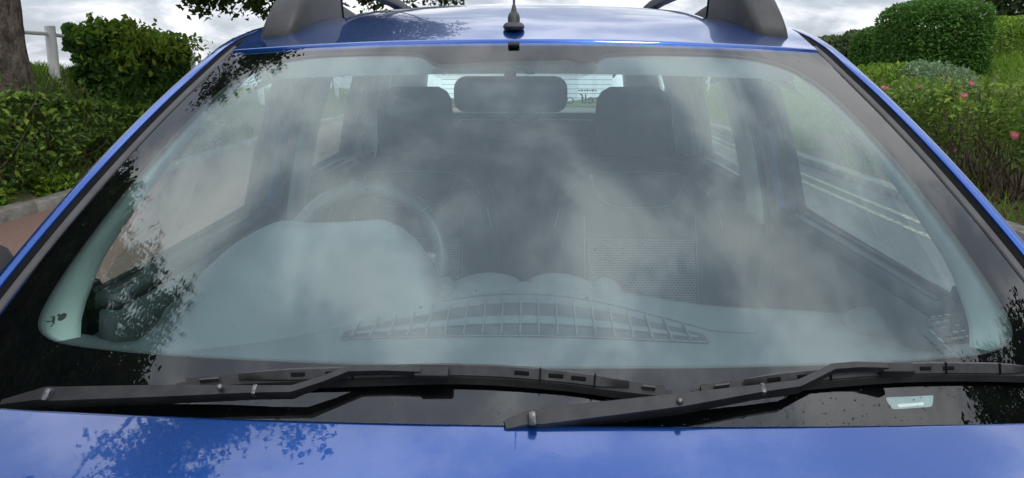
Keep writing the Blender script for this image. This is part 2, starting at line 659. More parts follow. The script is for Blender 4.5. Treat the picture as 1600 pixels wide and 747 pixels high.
gx = sorted(set([-900, -500, -260, -140, -80, -50, -32, -22, -16, -12] + [round(v, 3) for v in ls(-10, -4.9, 24)] + ls(-4.85, 4.05, 6) + [round(v, 3) for v in ls(4.1, 12, 30)] + [14, 17, 22, 30, 42, 60, 90, 140, 260, 500, 900]))
gy = sorted(set([-400, -200, -90, -45, -25, -15, -10] + [round(v, 3) for v in ls(-8, 30, 70)] + [33, 37, 42, 50, 60, 75, 95, 120, 160, 220, 320, 500, 900, 1500]))
ground = grid("ground", lambda x, y: (x, y, ground_z(x, y)), gx, gy, M_turf)
tag(ground, "grassy ground with verge banks either side of the road", kind="structure")

ry = [-30, -20, -12] + ls(-8, 60, 60) + [70, 85, 110, 150, 200]
road = grid("road", lambda x, y: (x, y, drop(y)), [-1.6, -0.5, 1, 2.5, 4.02], ry, M_road)
tag(road, "grey asphalt road with chippings passing the parked car", kind="structure")
bay = grid("parking_bay", lambda x, y: (x, y, drop(y) + 0.004), [-4.86, -4, -3, -2, -1.55], ry, M_red)
tag(bay, "red chipped tarmac bay between road and mossy kerb", kind="structure")
for x0 in (3.40, 3.62):
    grid("yellow_line", lambda x, y: (x, y, drop(y) + 0.004), [x0, x0 + 0.072], ls(-6, 60, 67), M_yellow, road)


def kerb_row(x0, x1, label, ys):
    k = empty("kerb", (x0, ys[0], 0))
    tag(k, label, kind="structure")
    L = 0.9
    bm = bmesh.new()
    bm_box(bm, (0, 0, 0), (abs(x1 - x0), L - 0.012, 0.30), bevel=0.018, seg=2)
    bmesh.ops.recalc_face_normals(bm, faces=bm.faces)
    me = bpy.data.meshes.new("kerb_stone")
    bm.to_mesh(me)
    bm.free()
    me.materials.append(M_kerb)
    me.polygons.foreach_set("use_smooth", [True] * len(me.polygons))
    me.set_sharp_from_angle(angle=R(40))
    for y in np.arange(ys[0], ys[1], L):
        o = bpy.data.objects.new("kerb_stone", me)
        COL.objects.link(o)
        o.location = ((x0 + x1) / 2 + random.uniform(-.008, .008), y + L / 2, drop(y + L / 2) - 0.04 + random.uniform(-.008, .008))
        o.rotation_euler = (math.atan((drop(y + L) - drop(y)) / L), random.uniform(-.02, .02), random.uniform(-.012, .012))
        attach(o, k)
    return k


kerb_row(-5.04, -4.86, "mossy stone kerb below the left hedge and bank", (2.0, 24.0))
kerb_row(4.02, 4.20, "worn stone kerb below the pink rose hedge", (2.0, 24.0))
# bare soil strips behind the kerbs
soil = grid("soil_strip", lambda x, y: (x, y, ground_z(x, y) + 0.012), ls(-5.6, -5.03, 8), ls(2, 20, 40), M_soil)
tag(soil, "brown soil and dead leaves behind the left kerb", kind="structure")
soil2 = grid("soil_strip", lambda x, y: (x, y, ground_z(x, y) + 0.012), ls(4.19, 5.3, 10), ls(2, 20, 40), M_soil)
tag(soil2, "brown soil and dry twigs under the rose hedge", kind="structure")


# ================================================================== THE CAR
car = empty("parked_car", (0, 1.7, 0))
tag(car, "metallic blue car seen head-on through its windscreen, roof rails, wipers parked", "car")

# ---- windscreen surface, s across (-1..1), t from cowl (0) to header (1)
YB, ZB, YT, ZT = .66, 1.045, 1.352, 1.524


def WSW(t):
    return 0.82489 - 0.17064 * t - 0.03386 * t * t


def WS(s, t, h=0.0):
    bul = .02 * 4 * t * (1 - t)
    ny, nz = -(ZT - ZB), (YT - YB)
    n = math.hypot(ny, nz)
    y = lerp(YB, YT, t) + bul * ny / n + lerp(.24, .115, t) * abs(s) ** 2.3
    z = lerp(ZB, ZT, t) + bul * nz / n - lerp(.02, .018, t) * s * s
    p = Vector((s * WSW(t), y, z))
    if h:
        p = p + WSN(s, t) * h
    return p


def WSN(s, t):
    e = 1e-3
    n = (WS(s + e, t) - WS(s - e, t)).cross(WS(s, t + e) - WS(s, t - e))
    n.normalize()
    return n if n.z > 0 else -n


screen = grid("windscreen", lambda s, t: WS(s, t), ls(-1, 1, 61), ls(-0.02, 1, 41), M_glass, car)

grid("inner_pane", lambda s, t: WS(s, t, -.009), ls(-.995, .995, 61), ls(-0.01, .995, 41), M_glass2, screen)

# ---- enamel band: ring between the glass edge and the clear area
half = [(0.0, .161), (.182, .161), (.382, .158), (.55, .150), (.706, .141), (.807, .135), (.86, .145), (.885, .164), (.898, .197), (.909, .278),
        (.914, .425), (.918, .604), (.904, .825), (.875, .89), (.836, .94), (.75, .970), (.63, .980), (.45, .978), (.335, .971)]
tabR = [(.256, .965), (.222, .929), (.175, .915), (.151, .934), (.088, .930)]
tabL = [(-.10, .925), (-.175, .918), (-.235, .914), (-.262, .925), (-.297, .960)]


def smooth_closed(P, it=2):
    for _ in range(it):
        Q = []
        for i in range(len(P)):
            a, b = P[i], P[(i + 1) % len(P)]
            Q.append((a[0] * .75 + b[0] * .25, a[1] * .75 + b[1] * .25))
            Q.append((a[0] * .25 + b[0] * .75, a[1] * .25 + b[1] * .75))
        P = Q
    return P


inner = half + tabR + [(0, .927)] + tabL + [(-a, b) for a, b in half[:0:-1]]
inner = smooth_closed(inner, 2)


def outer_pt(p):
    """project from centre (0,.55) to the rectangle |s|<=1, 0<=t<=1"""
    dx, dy = p[0], p[1] - .55
    k = min(1.0 / abs(dx) if abs(dx) > 1e-6 else 1e9, (0.45 / dy if dy > 1e-6 else (0.56 / -dy if dy < -1e-6 else 1e9)))
    return (dx * k * .999, .55 + dy * k)


def ring_strip(name, A, B, rows, mat, parent, h, uvs=False):
    V, Fc, UV, FD = [], [], [], []
    n = len(A)
    for j in range(rows + 1):
        f = j / rows
        for a, b in zip(A, B):
            s, t = lerp(a[0], b[0], f), lerp(a[1], b[1], f)
            V.append(WS(s, t, h))
            UV.append((s * WSW(t), t * .85))
            FD.append(f)
    for j in range(rows):
        for i in range(n):
            i2 = (i + 1) % n
            Fc.append((j * n + i, j * n + i2, (j + 1) * n + i2, (j + 1) * n + i))
    o = mesh(name, V, Fc, mat, parent)
    if uvs:
        put_dots(o, UV, FD)
    return o


def put_dots(o, UV, FD, pitch=0.0017):
    me = o.data
    u1 = me.uv_layers.new(name="UVMap")
    u2 = me.uv_layers.new(name="fade")
    k = math.pi / pitch
    for i, l in enumerate(me.loops):
        v = l.vertex_index
        # turned by 45 degrees
        a, b = UV[v][0] * k * .7071, UV[v][1] * k * .7071
        u1.data[i].uv = (a + b, a - b)
        u2.data[i].uv = (FD[v], 0)


outer = [outer_pt(p) for p in inner]
for cs, ct in ((-.999, -.01), (.999, -.01), (-.999, 1.0), (.999, 1.0)):
    k_ = min(range(len(outer)), key=lambda i: (outer[i][0] - cs) ** 2 + (outer[i][1] - ct) ** 2)
    outer[k_] = (cs, ct)
ring_strip("enamel_band", inner, outer, 6, M_frit, screen, -0.005)
inner_b = [(p[0] * .985, .55 + (p[1] - .55) * .985) for p in inner]
ring_strip("dotted_edge", inner, inner_b, 2, M_dots, screen, -0.0052, True)
# dotted panel behind the mirror
tl = smooth_closed([(-.258, .925), (-.25, .858), (-.164, .850), (0, .846), (.118, .846), (.175, .858), (.215, .89), (.235, .935), (0, .945)], 2)


def patch(name, P, mat, parent, h, c, dots=False, rows=4):
    V = [WS(c[0], c[1], h)]
    UV = [(c[0] * WSW(c[1]), c[1] * .85)]
    FD = [.5]
    n = len(P)
    for j in range(1, rows + 1):
        for p in P:
            s, t = lerp(c[0], p[0], j / rows), lerp(c[1], p[1], j / rows)
            V.append(WS(s, t, h))
            UV.append((s * WSW(t), t * .85))
            FD.append(.35 + .45 * (0.945 - t) / .1)
    Fc = [(0, 1 + i, 1 + (i + 1) % n) for i in range(n)]
    for j in range(rows - 1):
        for i in range(n):
            a, b = 1 + j * n + i, 1 + j * n + (i + 1) % n
            Fc.append((a, a + n, b + n, b))
    o = mesh(name, V, Fc, mat, parent)
    if dots:
        put_dots(o, UV, FD, .0016)
    return o


patch("dotted_panel", tl, M_dots, screen, -0.0056, (0, .895), True)
# number-plate window in the enamel, airbag pictogram, etched maker's marks
vin = smooth_closed([(.556, .096), (.564, .0955), (.634, .0895), (.640, .089), (.639, .087), (.629, .074), (.623, .0735), (.566, .0775), (.561, .078), (.558, .081)], 2)
patch("identity_window", vin, M_sticker, screen, -0.0035, (.60, .084), rows=2)
patch("identity_plate", [(.57, .084), (.617, .081), (.613, .077), (.571, .079)], M_whitep, screen, -0.0028, (.595, .080), rows=1)


def dot_poly(c, rx, ry, rot=0, n=14):
    return [(c[0] + rx * math.cos(2 * math.pi * i / n + rot) * 1.0, c[1] + ry * math.sin(2 * math.pi * i / n)) for i in range(n)]


def oval(c, a, b, ang, n=14):
    out = []
    for i in range(n):
        x, y = a * math.cos(2 * math.pi * i / n), b * math.sin(2 * math.pi * i / n)
        xr, yr = x * math.cos(ang) - y * math.sin(ang), x * math.sin(ang) + y * math.cos(ang)
        out.append((c[0] + xr / .78, c[1] + yr / .85))
    return out


for nm, c, a, b, an in (("pictogram_ball", (-.826, .181), .0078, .0066, .5), ("pictogram_body", (-.842, .172), .0066, .003, -.9),
                        ("pictogram_head", (-.838, .183), .0026, .0026, 0), ("pictogram_arm", (-.850, .177), .0052, .0013, .35),
                        ("pictogram_leg", (-.836, .163), .0046, .0014, 1.2), ("pictogram_leg", (-.852, .167), .006, .0013, .25)):
    patch(nm, oval(c, a, b, an), M_print, screen, -0.003, c, rows=1)
for i in range(5):
    for j in range(3):
        c = (.722 + .016 * j + .004 * i, .212 - .0105 * i)
        if (i + j) % 4 == 3:
            continue
        w = random.uniform(.0030, .0052)
        patch("etched_mark", [(c[0] - w / .78, c[1] + .0016), (c[0] + w / .78, c[1] + .0006), (c[0] + w / .78, c[1] - .0016), (c[0] - w / .78, c[1] - .0006)], M_etch, screen, -0.002, c, rows=1)
for i in range(4):
    c = (.703 + .006 * i, .186 - .014 * i)
    patch("etched_mark", oval(c, .0062, .0022, -1.0), M_etch, screen, -0.002, c, rows=1)

# ---- dirt specks and dried drops on the glass
sp_v, sp_f = [], []
for i in range(420):
    s, t = random.uniform(-.85, .9), random.uniform(.02, .16) if i < 330 else random.uniform(.16, .95)
    if i < 220:
        s = random.uniform(.25, .8)
        t = random.uniform(.03, .11)
    c = WS(s, t, .0006)
    n = WSN(s, t)
    a = Vector((1, 0, 0)).cross(n).normalized()
    b = n.cross(a)
    r = random.uniform(.0003, .0009)
    k = len(sp_v)
    for q in range(6):
        an = q * math.pi / 3
        sp_v.append(c + a * (r * math.cos(an)) + b * (r * 1.3 * math.sin(an)))
    sp_v.append(c + n * (r * .35))
    for q in range(6):
        sp_f.append((k + q, k + (q + 1) % 6, k + 6))
tag(mesh("dirt_specks", sp_v, sp_f, M_print, screen), kind="stuff")


# ---- roof
def roof_c(y):
    q = min(1.0, max(0.0, (y - 1.352) / 1.06))
    z = 1.527 + .140 * (1 - (1 - q) ** 2.2)
    if y > 2.5:
        z -= .045 * ((y - 2.5) / .9) ** 2
    return z


def roof_x(y):
    return interp(y, [1.35, 1.47, 1.8, 2.6, 3.4], [.618, .622, .615, .60, .56])


def roof_z(x, y):
    s = x / .62
    sh = .115 * abs(s) ** 2.3 * (1 - .9 * sstep(1.46, 1.72, y))
    z = roof_c(y - sh) - .018 * s * s - .030 * s * s * sstep(1.5, 2.2, y)
    z -= .008 * sstep(.41, .46, abs(x)) * sstep(1.58, 1.70, y) * (1 - sstep(2.9, 3.1, y))
    return z


def roof_fn(u, v):
    # v<0: rolled lip at the header
    x0 = u * .620
    y0 = 1.357 + .115 * abs(u) ** 2.3
    if v < 0:
        k = -v
        return (x0, y0 - .004 * math.sin(min(k, 1) * 1.57) + .006 * max(0, k - 1), roof_z(x0, y0) - .013 * k + .002)
    y = lerp(y0, 3.42, v)
    x = u * roof_x(y)
    return (x, y, roof_z(x, y) + .002)


vv = [-1.6, -1.0, -.6, -.3, -.1] + [0, .004, .01, .02] + ls(.035, 1, 46)
roof = grid("roof", roof_fn, ls(-1, 1, 71), vv, M_paint, car)

def trim_inset(t):
    return interp(t, [0, .08, .16, .3, .45, .7, .85, 1.0], [.150, .115, .080, .050, .042, .034, .033, .040])


# ---- pillars: moulding, black gasket, blue outer pillar swept along the glass edge and on along the roof side
for sgn in (-1, 1):
    path, outs, nrm = [], [], []
    for t in ls(-.05, 1, 30):
        p = WS(sgn, t)
        path.append(p)
    for y in [1.53, 1.62, 1.75, 1.9, 2.1, 2.4, 2.7, 3.0, 3.3, 3.45]:
        x = roof_x(y)
        path.append(Vector((sgn * (x + .001), y, roof_z(x, y) + .010 - .03 * max(0, (y - 3.1) / .35))))
    for _ in range(6):
        for i in range(25, 34):
            path[i] = path[i] * .5 + (path[i - 1] + path[i + 1]) * .25
    for i, p in enumerate(path):
        t = (path[min(i + 1, len(path) - 1)] - path[max(i - 1, 0)]).normalized()
        o = Vector((sgn, 0, 0)) - t * t.x * sgn
        o.normalize()
        n = t.cross(o) * (-sgn)
        if n.z < 0:
            n = -n
        outs.append(o)
        nrm.append(n)
    pil = sweep("front_pillar", path, outs, nrm, [(.0262, -.018), (.0265, -.0005), (.028, .0014), (.036, .0024), (.044, .0012), (.049, -.004), (.052, -.014), (.058, -.04), (.062, -.085)], M_paint, car)
    sweep("gasket", path, outs, nrm, [(.0095, .0005), (.0110, -.0015), (.0265, -.0015), (.0275, -.03)], M_black, pil)
    k = 30
    sweep("moulding", path[:k], outs[:k], nrm[:k], [(-.003, .0008), (-.001, .003), (.004, .0036), (.009, .003), (.0105, -.004)], M_mould, pil)
    # pale inner trim of the pillar, between the glass edge and the side window
    def trim_fn(u, v, sgn=sgn):
        t = lerp(.02, 1.0, v)
        a = WS(sgn * .955, t) - WSN(sgn * .955, t) * .022
        e = WS(sgn, t)
        b = Vector((sgn * (abs(e.x) - trim_inset(t)), e.y + .075 - .03 * t, e.z - .033))
        c = b + Vector((sgn * .030, .022, -.004))
        if u < .6:
            p = a.lerp(b, u / .6)
            return p + Vector((-sgn * .012, -.012, .006)) * math.sin(u / .6 * math.pi)
        return b.lerp(c, (u - .6) / .4)
    grid("pillar_trim", trim_fn, ls(0, 1, 13), ls(0, 1, 24), M_cream, pil)

# ---- aerial
aer = empty("aerial", (-.016, 1.435, 1.545), car)
rings = []
zb = roof_z(0, 1.44) - .002
for h, rx, ry_ in ((0, .014, .018), (.0015, .016, .022), (.004, .0195, .028), (.0085, .0225, .031), (.013, .021, .028), (.0165, .0165, .021), (.0172, .0125, .015),
                   (.026, .0125, .014), (.031, .0112, .0125), (.0355, .008, .009), (.0362, .0062, .0065), (.046, .0042, .0042), (.050, .0028, .0028)):
    rings.append([(-.016 + rx * math.cos(2 * math.pi * k / 20), 1.437 + h * .25 + ry_ * math.sin(2 * math.pi * k / 20), zb + h * 1.12) for k in range(20)])
loft("aerial_base", rings, M_trim, aer, sharp=30)
tube("mast", [(-.016, 1.449, zb + .05), (-.016, 1.50, zb + .16), (-.016, 1.58, zb + .36)], [.0026, .0024, .0020], M_trim, aer)
p0 = WS(-.022, .985, .004)
box("aerial_block", p0, (.022, .012, .008), M_rubber, aer, Matrix.Rotation(R(34), 3, 'X'), .002)  # small black block on the top edge of the glass below the aerial

# ---- roof rails
for sgn in (-1, 1):
    rail = empty("roof_rail", (sgn * .53, 1.5, 1.55), car)

    def rail_ring(y, xi, xo, h0, h1, n=3):
        zr = roof_z(sgn * (xi + xo) / 2, y)
        w, hh = xo - xi, h1 - h0
        r = min(w, hh) * .28
        return [(sgn * ((xi + xo) / 2 + a * (1 - .22 * (b / hh + .5))), y, zr + (h0 + h1) / 2 + b) for a, b in rrect(w, hh, r, n)]

    foot = [(1.525, .522, .580, -.010, .008), (1.533, .505, .583, -.010, .026), (1.552, .496, .582, -.010, .046), (1.585, .491, .578, -.010, .072), (1.64, .489, .570, -.010, .096),
            (1.72, .490, .560, -.012, .116), (1.84, .493, .556, -.012, .112), (1.90, .496, .552, -.012, .10), (1.93, .498, .548, -.012, .040), (2.02, .500, .545, -.012, .026), (2.16, .505, .540, -.012, .006)]
    loft("rail_foot", [rail_ring(*f) for f in foot], M_trim, rail, sharp=32)
    bar = [(1.86, .500, .548, .074, .113), (2.0, .500, .546, .078, .114), (2.3, .498, .543, .078, .113), (2.7, .492, .536, .074, .110), (2.85, .489, .532, .070, .107)]
    loft("rail_bar", [rail_ring(*f) for f in bar], M_bracket, rail, sharp=32)
    loft("rail_joint", [rail_ring(1.905, .494, .554, -.012, .102), rail_ring(1.912, .494, .554, -.012, .100)], M_black, rail)
    rear = [(2.78, .492, .530, -.012, .010), (2.84, .488, .533, -.012, .106), (2.95, .486, .531, -.012, .102), (3.05, .484, .528, -.012, .078), (3.14, .484, .524, -.012, .036), (3.20, .488, .52, -.012, .004)]
    loft("rail_foot", [rail_ring(*f) for f in rear], M_trim, rail, sharp=32)


# ---- bonnet
def bon_edge(x):
    return .680 + .12 * x * x


def bon_z(x, y):
    q = .70 - y
    return 1.105 - .042 * x * x - .075 * q - .065 * q * q - .12 * max(0, abs(x) - .62) ** 2


def bon_fn(u, v):
    x = u * lerp(.80, .735, max(0, v))
    ye = bon_edge(x)
    if v < 0:
        k = -v
        return (x, ye + .006 * math.sin(min(1, k) * 1.57), bon_z(x, ye) - .007 * k)
    y = lerp(ye, -.34 + .14 * u * u, v)
    return (x, y, bon_z(x, y) - .35 * max(0, v - .82) ** 2 * 4)


bonnet = grid("bonnet", bon_fn, ls(-1, 1, 61), [-2.2, -1.2, -.7, -.3] + [0, .004, .01] + ls(.03, 1, 40), M_paint, car)
# black scuttle panel between bonnet and glass
grid("scuttle_panel", lambda u, v: (u * .80, lerp(bon_edge(u * .8) - .03, bon_edge(u * .8) + .10 + .04 * u * u, v), lerp(1.045, 1.035, v) - .03 * u * u), ls(-1, 1, 30), ls(0, 1, 5), M_rubber, car)

# ---- outer body below the waistline: wings, doors, bumpers
for sgn in (-1, 1):
    ys = [-.46, -.40, -.30, -.1, .3, .7, 1.0, 1.5, 2.0, 2.6, 3.0, 3.4, 3.62, 3.72]
    rings = []

    def side_fn(u, v, sgn=sgn):
        y = lerp(-.48, 3.74, u)
        nose = sstep(-.48, -.05, y) * (1 - .6 * sstep(3.45, 3.74, y))
        top_x = interp(y, [-.48, -.3, .6, .95, 1.6, 2.8, 3.6, 3.74], [.60, .70, .785, .785, .775, .77, .72, .60])
        top_z = interp(y, [-.48, -.3, .3, .75, .95, 2.0, 3.2, 3.74], [.88, .965, 1.035, 1.06, 1.065, 1.10, 1.13, 1.05])
        prof = [(0, top_z, top_x), (.18, top_z - .05, top_x + .05), (.4, .86, .89), (.62, .62, .905), (.82, .42, .895), (1, .26, .82)]
        ks = [p[0] for p in prof]
        z = interp(v, ks, [p[1] for p in prof])
        x = interp(v, ks, [p[2] for p in prof])
        x = lerp(.62, x, .45 + .55 * nose) if nose < 1 else x
        return (sgn * x, y, z)
    grid("body_side", side_fn, ls(0, 1, 64), ls(0, 1, 26), M_paint, car, flip=(sgn > 0))
grid("front_fascia", lambda u, v: (u * lerp(.735, .71, v), lerp(-.325 + .14 * u * u, -.53 + .06 * u * u, v ** .8), lerp(bon_z(u * .735, -.33) - .05, .80, v)), ls(-1, 1, 24), ls(0, 1, 8), M_paint, car)
grid("front_bumper", lambda u, v: (u * .70, -.48 - .06 * math.cos(u * 1.5) + .04 * abs(v - .5), lerp(.86, .28, v)), ls(-1, 1, 20), ls(0, 1, 8), M_trim, car)
grid("tailgate_panel", lambda u, v: (u * .74, 3.74 - .05 * abs(u) ** 3 + .03 * math.sin(v * 3), lerp(1.2, .3, v)), ls(-1, 1, 20), ls(0, 1, 8), M_paint, car)
grid("underbody", lambda u, v: (u * .82, lerp(-.46, 3.72, v), .25), [-1, 0, 1], [0, .5, 1], M_black, car)
for sgn in (-1, 1):
    for wy in (.28, 2.98):
        wh = empty("wheel", (sgn * .80, wy, .335), car)
        pr = [(.10, .20), (.105, .25), (.108, .30), (.095, .325), (.05, .335), (-.05, .335), (-.095, .325), (-.108, .30), (-.105, .25), (-.10, .20)]
        V, Fc = [], []
        N_ = 36
        for k in range(N_):
            a = 2 * math.pi * k / N_
            for px, r_ in pr:
                V.append((sgn * .815 + px, wy + r_ * math.cos(a), .335 + r_ * math.sin(a)))
        m_ = len(pr)
        for k in range(N_):
            for j in range(m_):
                Fc.append((k * m_ + j, k * m_ + (j + 1) % m_, ((k + 1) % N_) * m_ + (j + 1) % m_, ((k + 1) % N_) * m_ + j))
        mesh("tyre", V, Fc, M_tyre, wh, True, 50)
        bm = bmesh.new()
        for k in range(5):
            a = 2 * math.pi * k / 5
            bm_box(bm, (sgn * .885, wy + .10 * math.cos(a), .335 + .10 * math.sin(a)), (.03, .20, .05), Matrix.Rotation(a, 3, 'X'), .008)
        bmesh.ops.create_cone(bm, cap_ends=True, segments=20, radius1=.05, radius2=.045, depth=.05, matrix=Matrix.Translation((sgn * .885, wy, .335)) @ Matrix.Rotation(R(90), 4, 'Y'))
        from_bm("rim", bm, M_alloy, wh)


# ---- wipers
def wiper(name, arm, arm_w, blade, hinge, slots, rivet):
    w = empty(name, arm[0], car)
    # broad tapering arm with a folded section, then the hooked end
    n = len(arm)
    V, Fc = [], []
    for i, p in enumerate(arm):
        p = Vector(p)
        t = (Vector(arm[min(i + 1, n - 1)]) - Vector(arm[max(i - 1, 0)])).normalized()
        up = Vector((0, -.57, .82))
        a = t.cross(up).normalized()       # across the arm, lying along the glass
        if a.z < 0:
            a = -a
        hw, th = arm_w[i], (.0075 if i < 6 else .0045)
        prof = [(-hw, -th), (-hw, th * .35), (-hw * .8, th), (hw * .8, th), (hw, th * .35), (hw, -th)]
        for q, r_ in prof:
            V.append(p + a * q + up * r_)
    k = 6
    for i in range(n - 1):
        for j in range(k):
            Fc.append((i * k + j, i * k + (j + 1) % k, (i + 1) * k + (j + 1) % k, (i + 1) * k + j))
    Fc += [tuple(range(k))[::-1], tuple((n - 1) * k + j for j in range(k))]
    mesh("wiper_arm", V, Fc, M_wiper, w, True, 30)
    # worn bare metal hinge and head
    hc, hs, hr = hinge
    box("hinge", hc, hs, M_bare, w, Matrix.Rotation(R(-35), 3, 'X') @ Matrix.Rotation(hr, 3, 'Y'), .003)
    r0 = Vector(rivet)
    bm = bmesh.new()
    bmesh.ops.create_uvsphere(bm, u_segments=12, v_segments=8, radius=.0036, matrix=Matrix.Translation(r0))
    from_bm("rivet", bm, M_bare, w)
    fi = 4
    pf = Vector(arm[fi]) + Vector((0, -.57, .82)) * .0035
    box("crimp", pf, (.005, arm_w[fi] * 2 + .001, .009), M_bare, w, Matrix.Rotation(R(35), 3, 'X'), .001)
    # blade: rubber, spine, end brackets
    bp = [Vector(b) + Vector((0, .0095, -.0032)) for b in blade]
    fine = []
    for i in range(len(bp) - 1):
        for f in ls(0, 1, 6)[:-1]:
            p_1, p_2 = bp[max(i - 1, 0)], bp[min(i + 2, len(bp) - 1)]
            a_, b_ = bp[i], bp[i + 1]
            fine.append(.5 * ((2 * a_) + (b_ - p_1) * f + (2 * p_1 - 5 * a_ + 4 * b_ - p_2) * f * f + (3 * a_ - p_1 - 3 * b_ + p_2) * f ** 3))
    fine.append(bp[-1])
    up = Vector((0, -.57, .82))
    dn = Vector((0, -.82, -.57))
    nf = len(fine)

    def strip(nm, i0, i1, prof, mat, taper=0):
        V, Fc = [], []
        idx = list(range(i0, i1 + 1))
        for c, i in enumerate(idx):
            e = min(c, len(idx) - 1 - c)
            sc = 1.0 if not taper else min(1.0, .35 + e / taper)
            for a, b in prof:
                V.append(fine[i] + dn * a * (1 if taper == 0 else sc) + up * b)
        k = len(prof)
        for c in range(len(idx) - 1):
            for j in range(k):
                Fc.append((c * k + j, c * k + (j + 1) % k, (c + 1) * k + (j + 1) % k, (c + 1) * k + j))
        Fc += [tuple(range(k))[::-1], tuple((len(idx) - 1) * k + j for j in range(k))]
        return mesh(nm, V, Fc, mat, w, True, 35)
    strip("rubber_blade", 0, nf - 1, [(-.001, -.0135), (-.0035, -.008), (-.004, -.004), (.004, -.004), (.0035, -.008), (.001, -.0135)], M_rubber)
    strip("spine", 1, nf - 2, [(-.006, -.008), (-.006, .001), (.0075, .001), (.0115, -.008)], M_rubber)
    q = max(3, int(nf * .14))
    br = strip("blade_bracket", q, nf - 1 - q, [(-.0065, .001), (-.0055, .0095), (-.0025, .011), (.0065, .0040), (.0065, .001)], M_bracket, 4)
    strip("blade_bracket", q // 2, q - 1, [(-.005, 0), (-.004, .006), (.003, .007), (.006, .002), (.006, 0)], M_bracket, 2)
    strip("blade_bracket", nf - q, nf - 1 - q // 2, [(-.005, 0), (-.004, .006), (.003, .007), (.006, .002), (.006, 0)], M_bracket, 2)
    for f in slots:
        i = f * (nf - 1)
        i0 = int(i)
        c = fine[i0].lerp(fine[min(i0 + 1, nf - 1)], i - i0) + up * .0078 + dn * .0022
        t = (fine[min(i0 + 1, nf - 1)] - fine[max(i0 - 1, 0)]).normalized()
        fn_ = (up * .795 + dn * .607).normalized()
        rot = Matrix((t, fn_.cross(t), fn_)).transposed()
        box("bracket_slot", c, (.017, .0048, .0016), M_black, w, rot, .0007)
    for f in (.34, .66, .78):
        i0 = int(f * (nf - 1))
        t = (fine[i0 + 1] - fine[i0 - 1]).normalized()
        fn_ = (up * .795 + dn * .607).normalized()
        box("bracket_joint", fine[i0] + up * .0062 + dn * .0010, (.0016, .0145, .0085), M_black, w, Matrix((t, fn_.cross(t), fn_)).transposed(), .0003)
    # clip joining arm and blade
    e = Vector(arm[-1])
    box("blade_clip", e + Vector((.012, .002, -.004)), (.040, .013, .014), M_rubber, w, Matrix.Rotation(R(35), 3, 'X'), .003)
    return w


armL = [(-.640, .782, 1.064), (-.578, .772, 1.082), (-.559, .767, 1.084), (-.414, .739, 1.104), (-.294, .723, 1.116), (-.250, .719, 1.119), (-.217, .727, 1.129), (-.189, .735, 1.138), (-.148, .734, 1.140), (-.105, .731, 1.140)]
bladeL = [(-.411, .754, 1.107), (-.302, .745, 1.121), (-.187, .738, 1.130), (-.060, .736, 1.136), (.050, .732, 1.132), (.118, .727, 1.126), (.183, .725, 1.120)]
armR = [(-.007, .680, 1.101), (.017, .687, 1.106), (.031, .688, 1.107), (.183, .708, 1.117), (.281, .729, 1.122), (.324, .739, 1.123), (.350, .752, 1.129), (.374, .764, 1.134), (.407, .772, 1.133), (.445, .779, 1.129)]
bladeR = [(.205, .727, 1.120), (.285, .744, 1.123), (.374, .764, 1.123), (.460, .785, 1.120), (.552, .810, 1.111), (.652, .840, 1.096), (.694, .852, 1.087)]
wL = [.004, .0105, .0115, .0095, .0055, .005, .0046, .0046, .0046, .004]
wiper("wiper", armL, wL, bladeL, ((-.566, .766, 1.086), (.009, .023, .015), 0.12), [.24, .30, .60, .665, .72], (-.335, .722, 1.122))
wR = [.006, .0095, .0115, .0095, .0055, .005, .0046, .0046, .0046, .004]
wiper("wiper", armR, wR, bladeR, ((.022, .684, 1.109), (.009, .023, .015), -.1), [.20, .27, .52, .58, .64], (.183, .701, 1.123))


# ---- cabin floor, dashboard, binnacle
def dash_z(x, y):
    mound = math.cos(min(1.0, abs(x - .006) / .46) * math.pi / 2) ** 2
    z = 1.012 + .028 * sstep(.80, 1.05, 2.1 - y) * 0 + .050 * mound * sstep(1.04, 1.24, y)
    z += .022 * (1 - sstep(.95, 1.15, y))
    z -= .012 * sstep(.45, .72, abs(x)) * sstep(1.0, 1.15, y)
    z += .035 * sstep(.60, .76, abs(x)) * (1 - sstep(1.02, 1.16, y))
    return z


def dash_y(u, v):
    return lerp(.80 + .19 * abs(u) ** 2.3, 1.29, v)


dash = grid("dashboard", lambda u, v: ((u * .77, dash_y(u, v), dash_z(u * .77, dash_y(u, v))) if v <= 1 else (u * .77, 1.29 + .012 * min(1, (v - 1) * 3), dash_z(u * .77, 1.29) - .45 * max(0, v - 1.03) - .012 * (v - 1) * 8)), ls(-1, 1, 61), ls(0, 1, 26) + [1.03, 1.08, 1.3, 2.0], M_dash, car)
HX = [-.68, -.665, -.64, -.60, -.55, -.50, -.466, -.44, -.42, -.395, -.34, -.292, -.268, -.235, -.205, -.18, -.162, -.150, -.14]
HZ = [.99, 1.01, 1.050, 1.100, 1.143, 1.172, 1.186, 1.189, 1.185, 1.184, 1.186, 1.189, 1.193, 1.182, 1.160, 1.128, 1.090, 1.045, 1.00]


def binn_h(x):
    return sum(interp(x + d * .004, HX, HZ) * (4 - abs(d)) for d in range(-3, 4)) / 16


def binn_fn(u, v):
    x = lerp(-.665, -.150, u)
    h = binn_h(x)
    yf = lerp(1.02, 1.165, sstep(.15, .75, u))
    if v <= 1:
        y = lerp(yf, 1.265, v)
        b = dash_z(x, y)
        return (x, y, b - .004 + (h - b + .004) * math.sin(v * math.pi / 2) ** 1.15)
    return (x, 1.265 + .01 * min(1, (v - 1) * 8), h - (v - 1) * (h - .98))


grid("instrument_binnacle", binn_fn, ls(0, 1, 57), ls(0, 1, 22) + [1.02, 1.06, 1.3, 2.0], M_dash, dash)
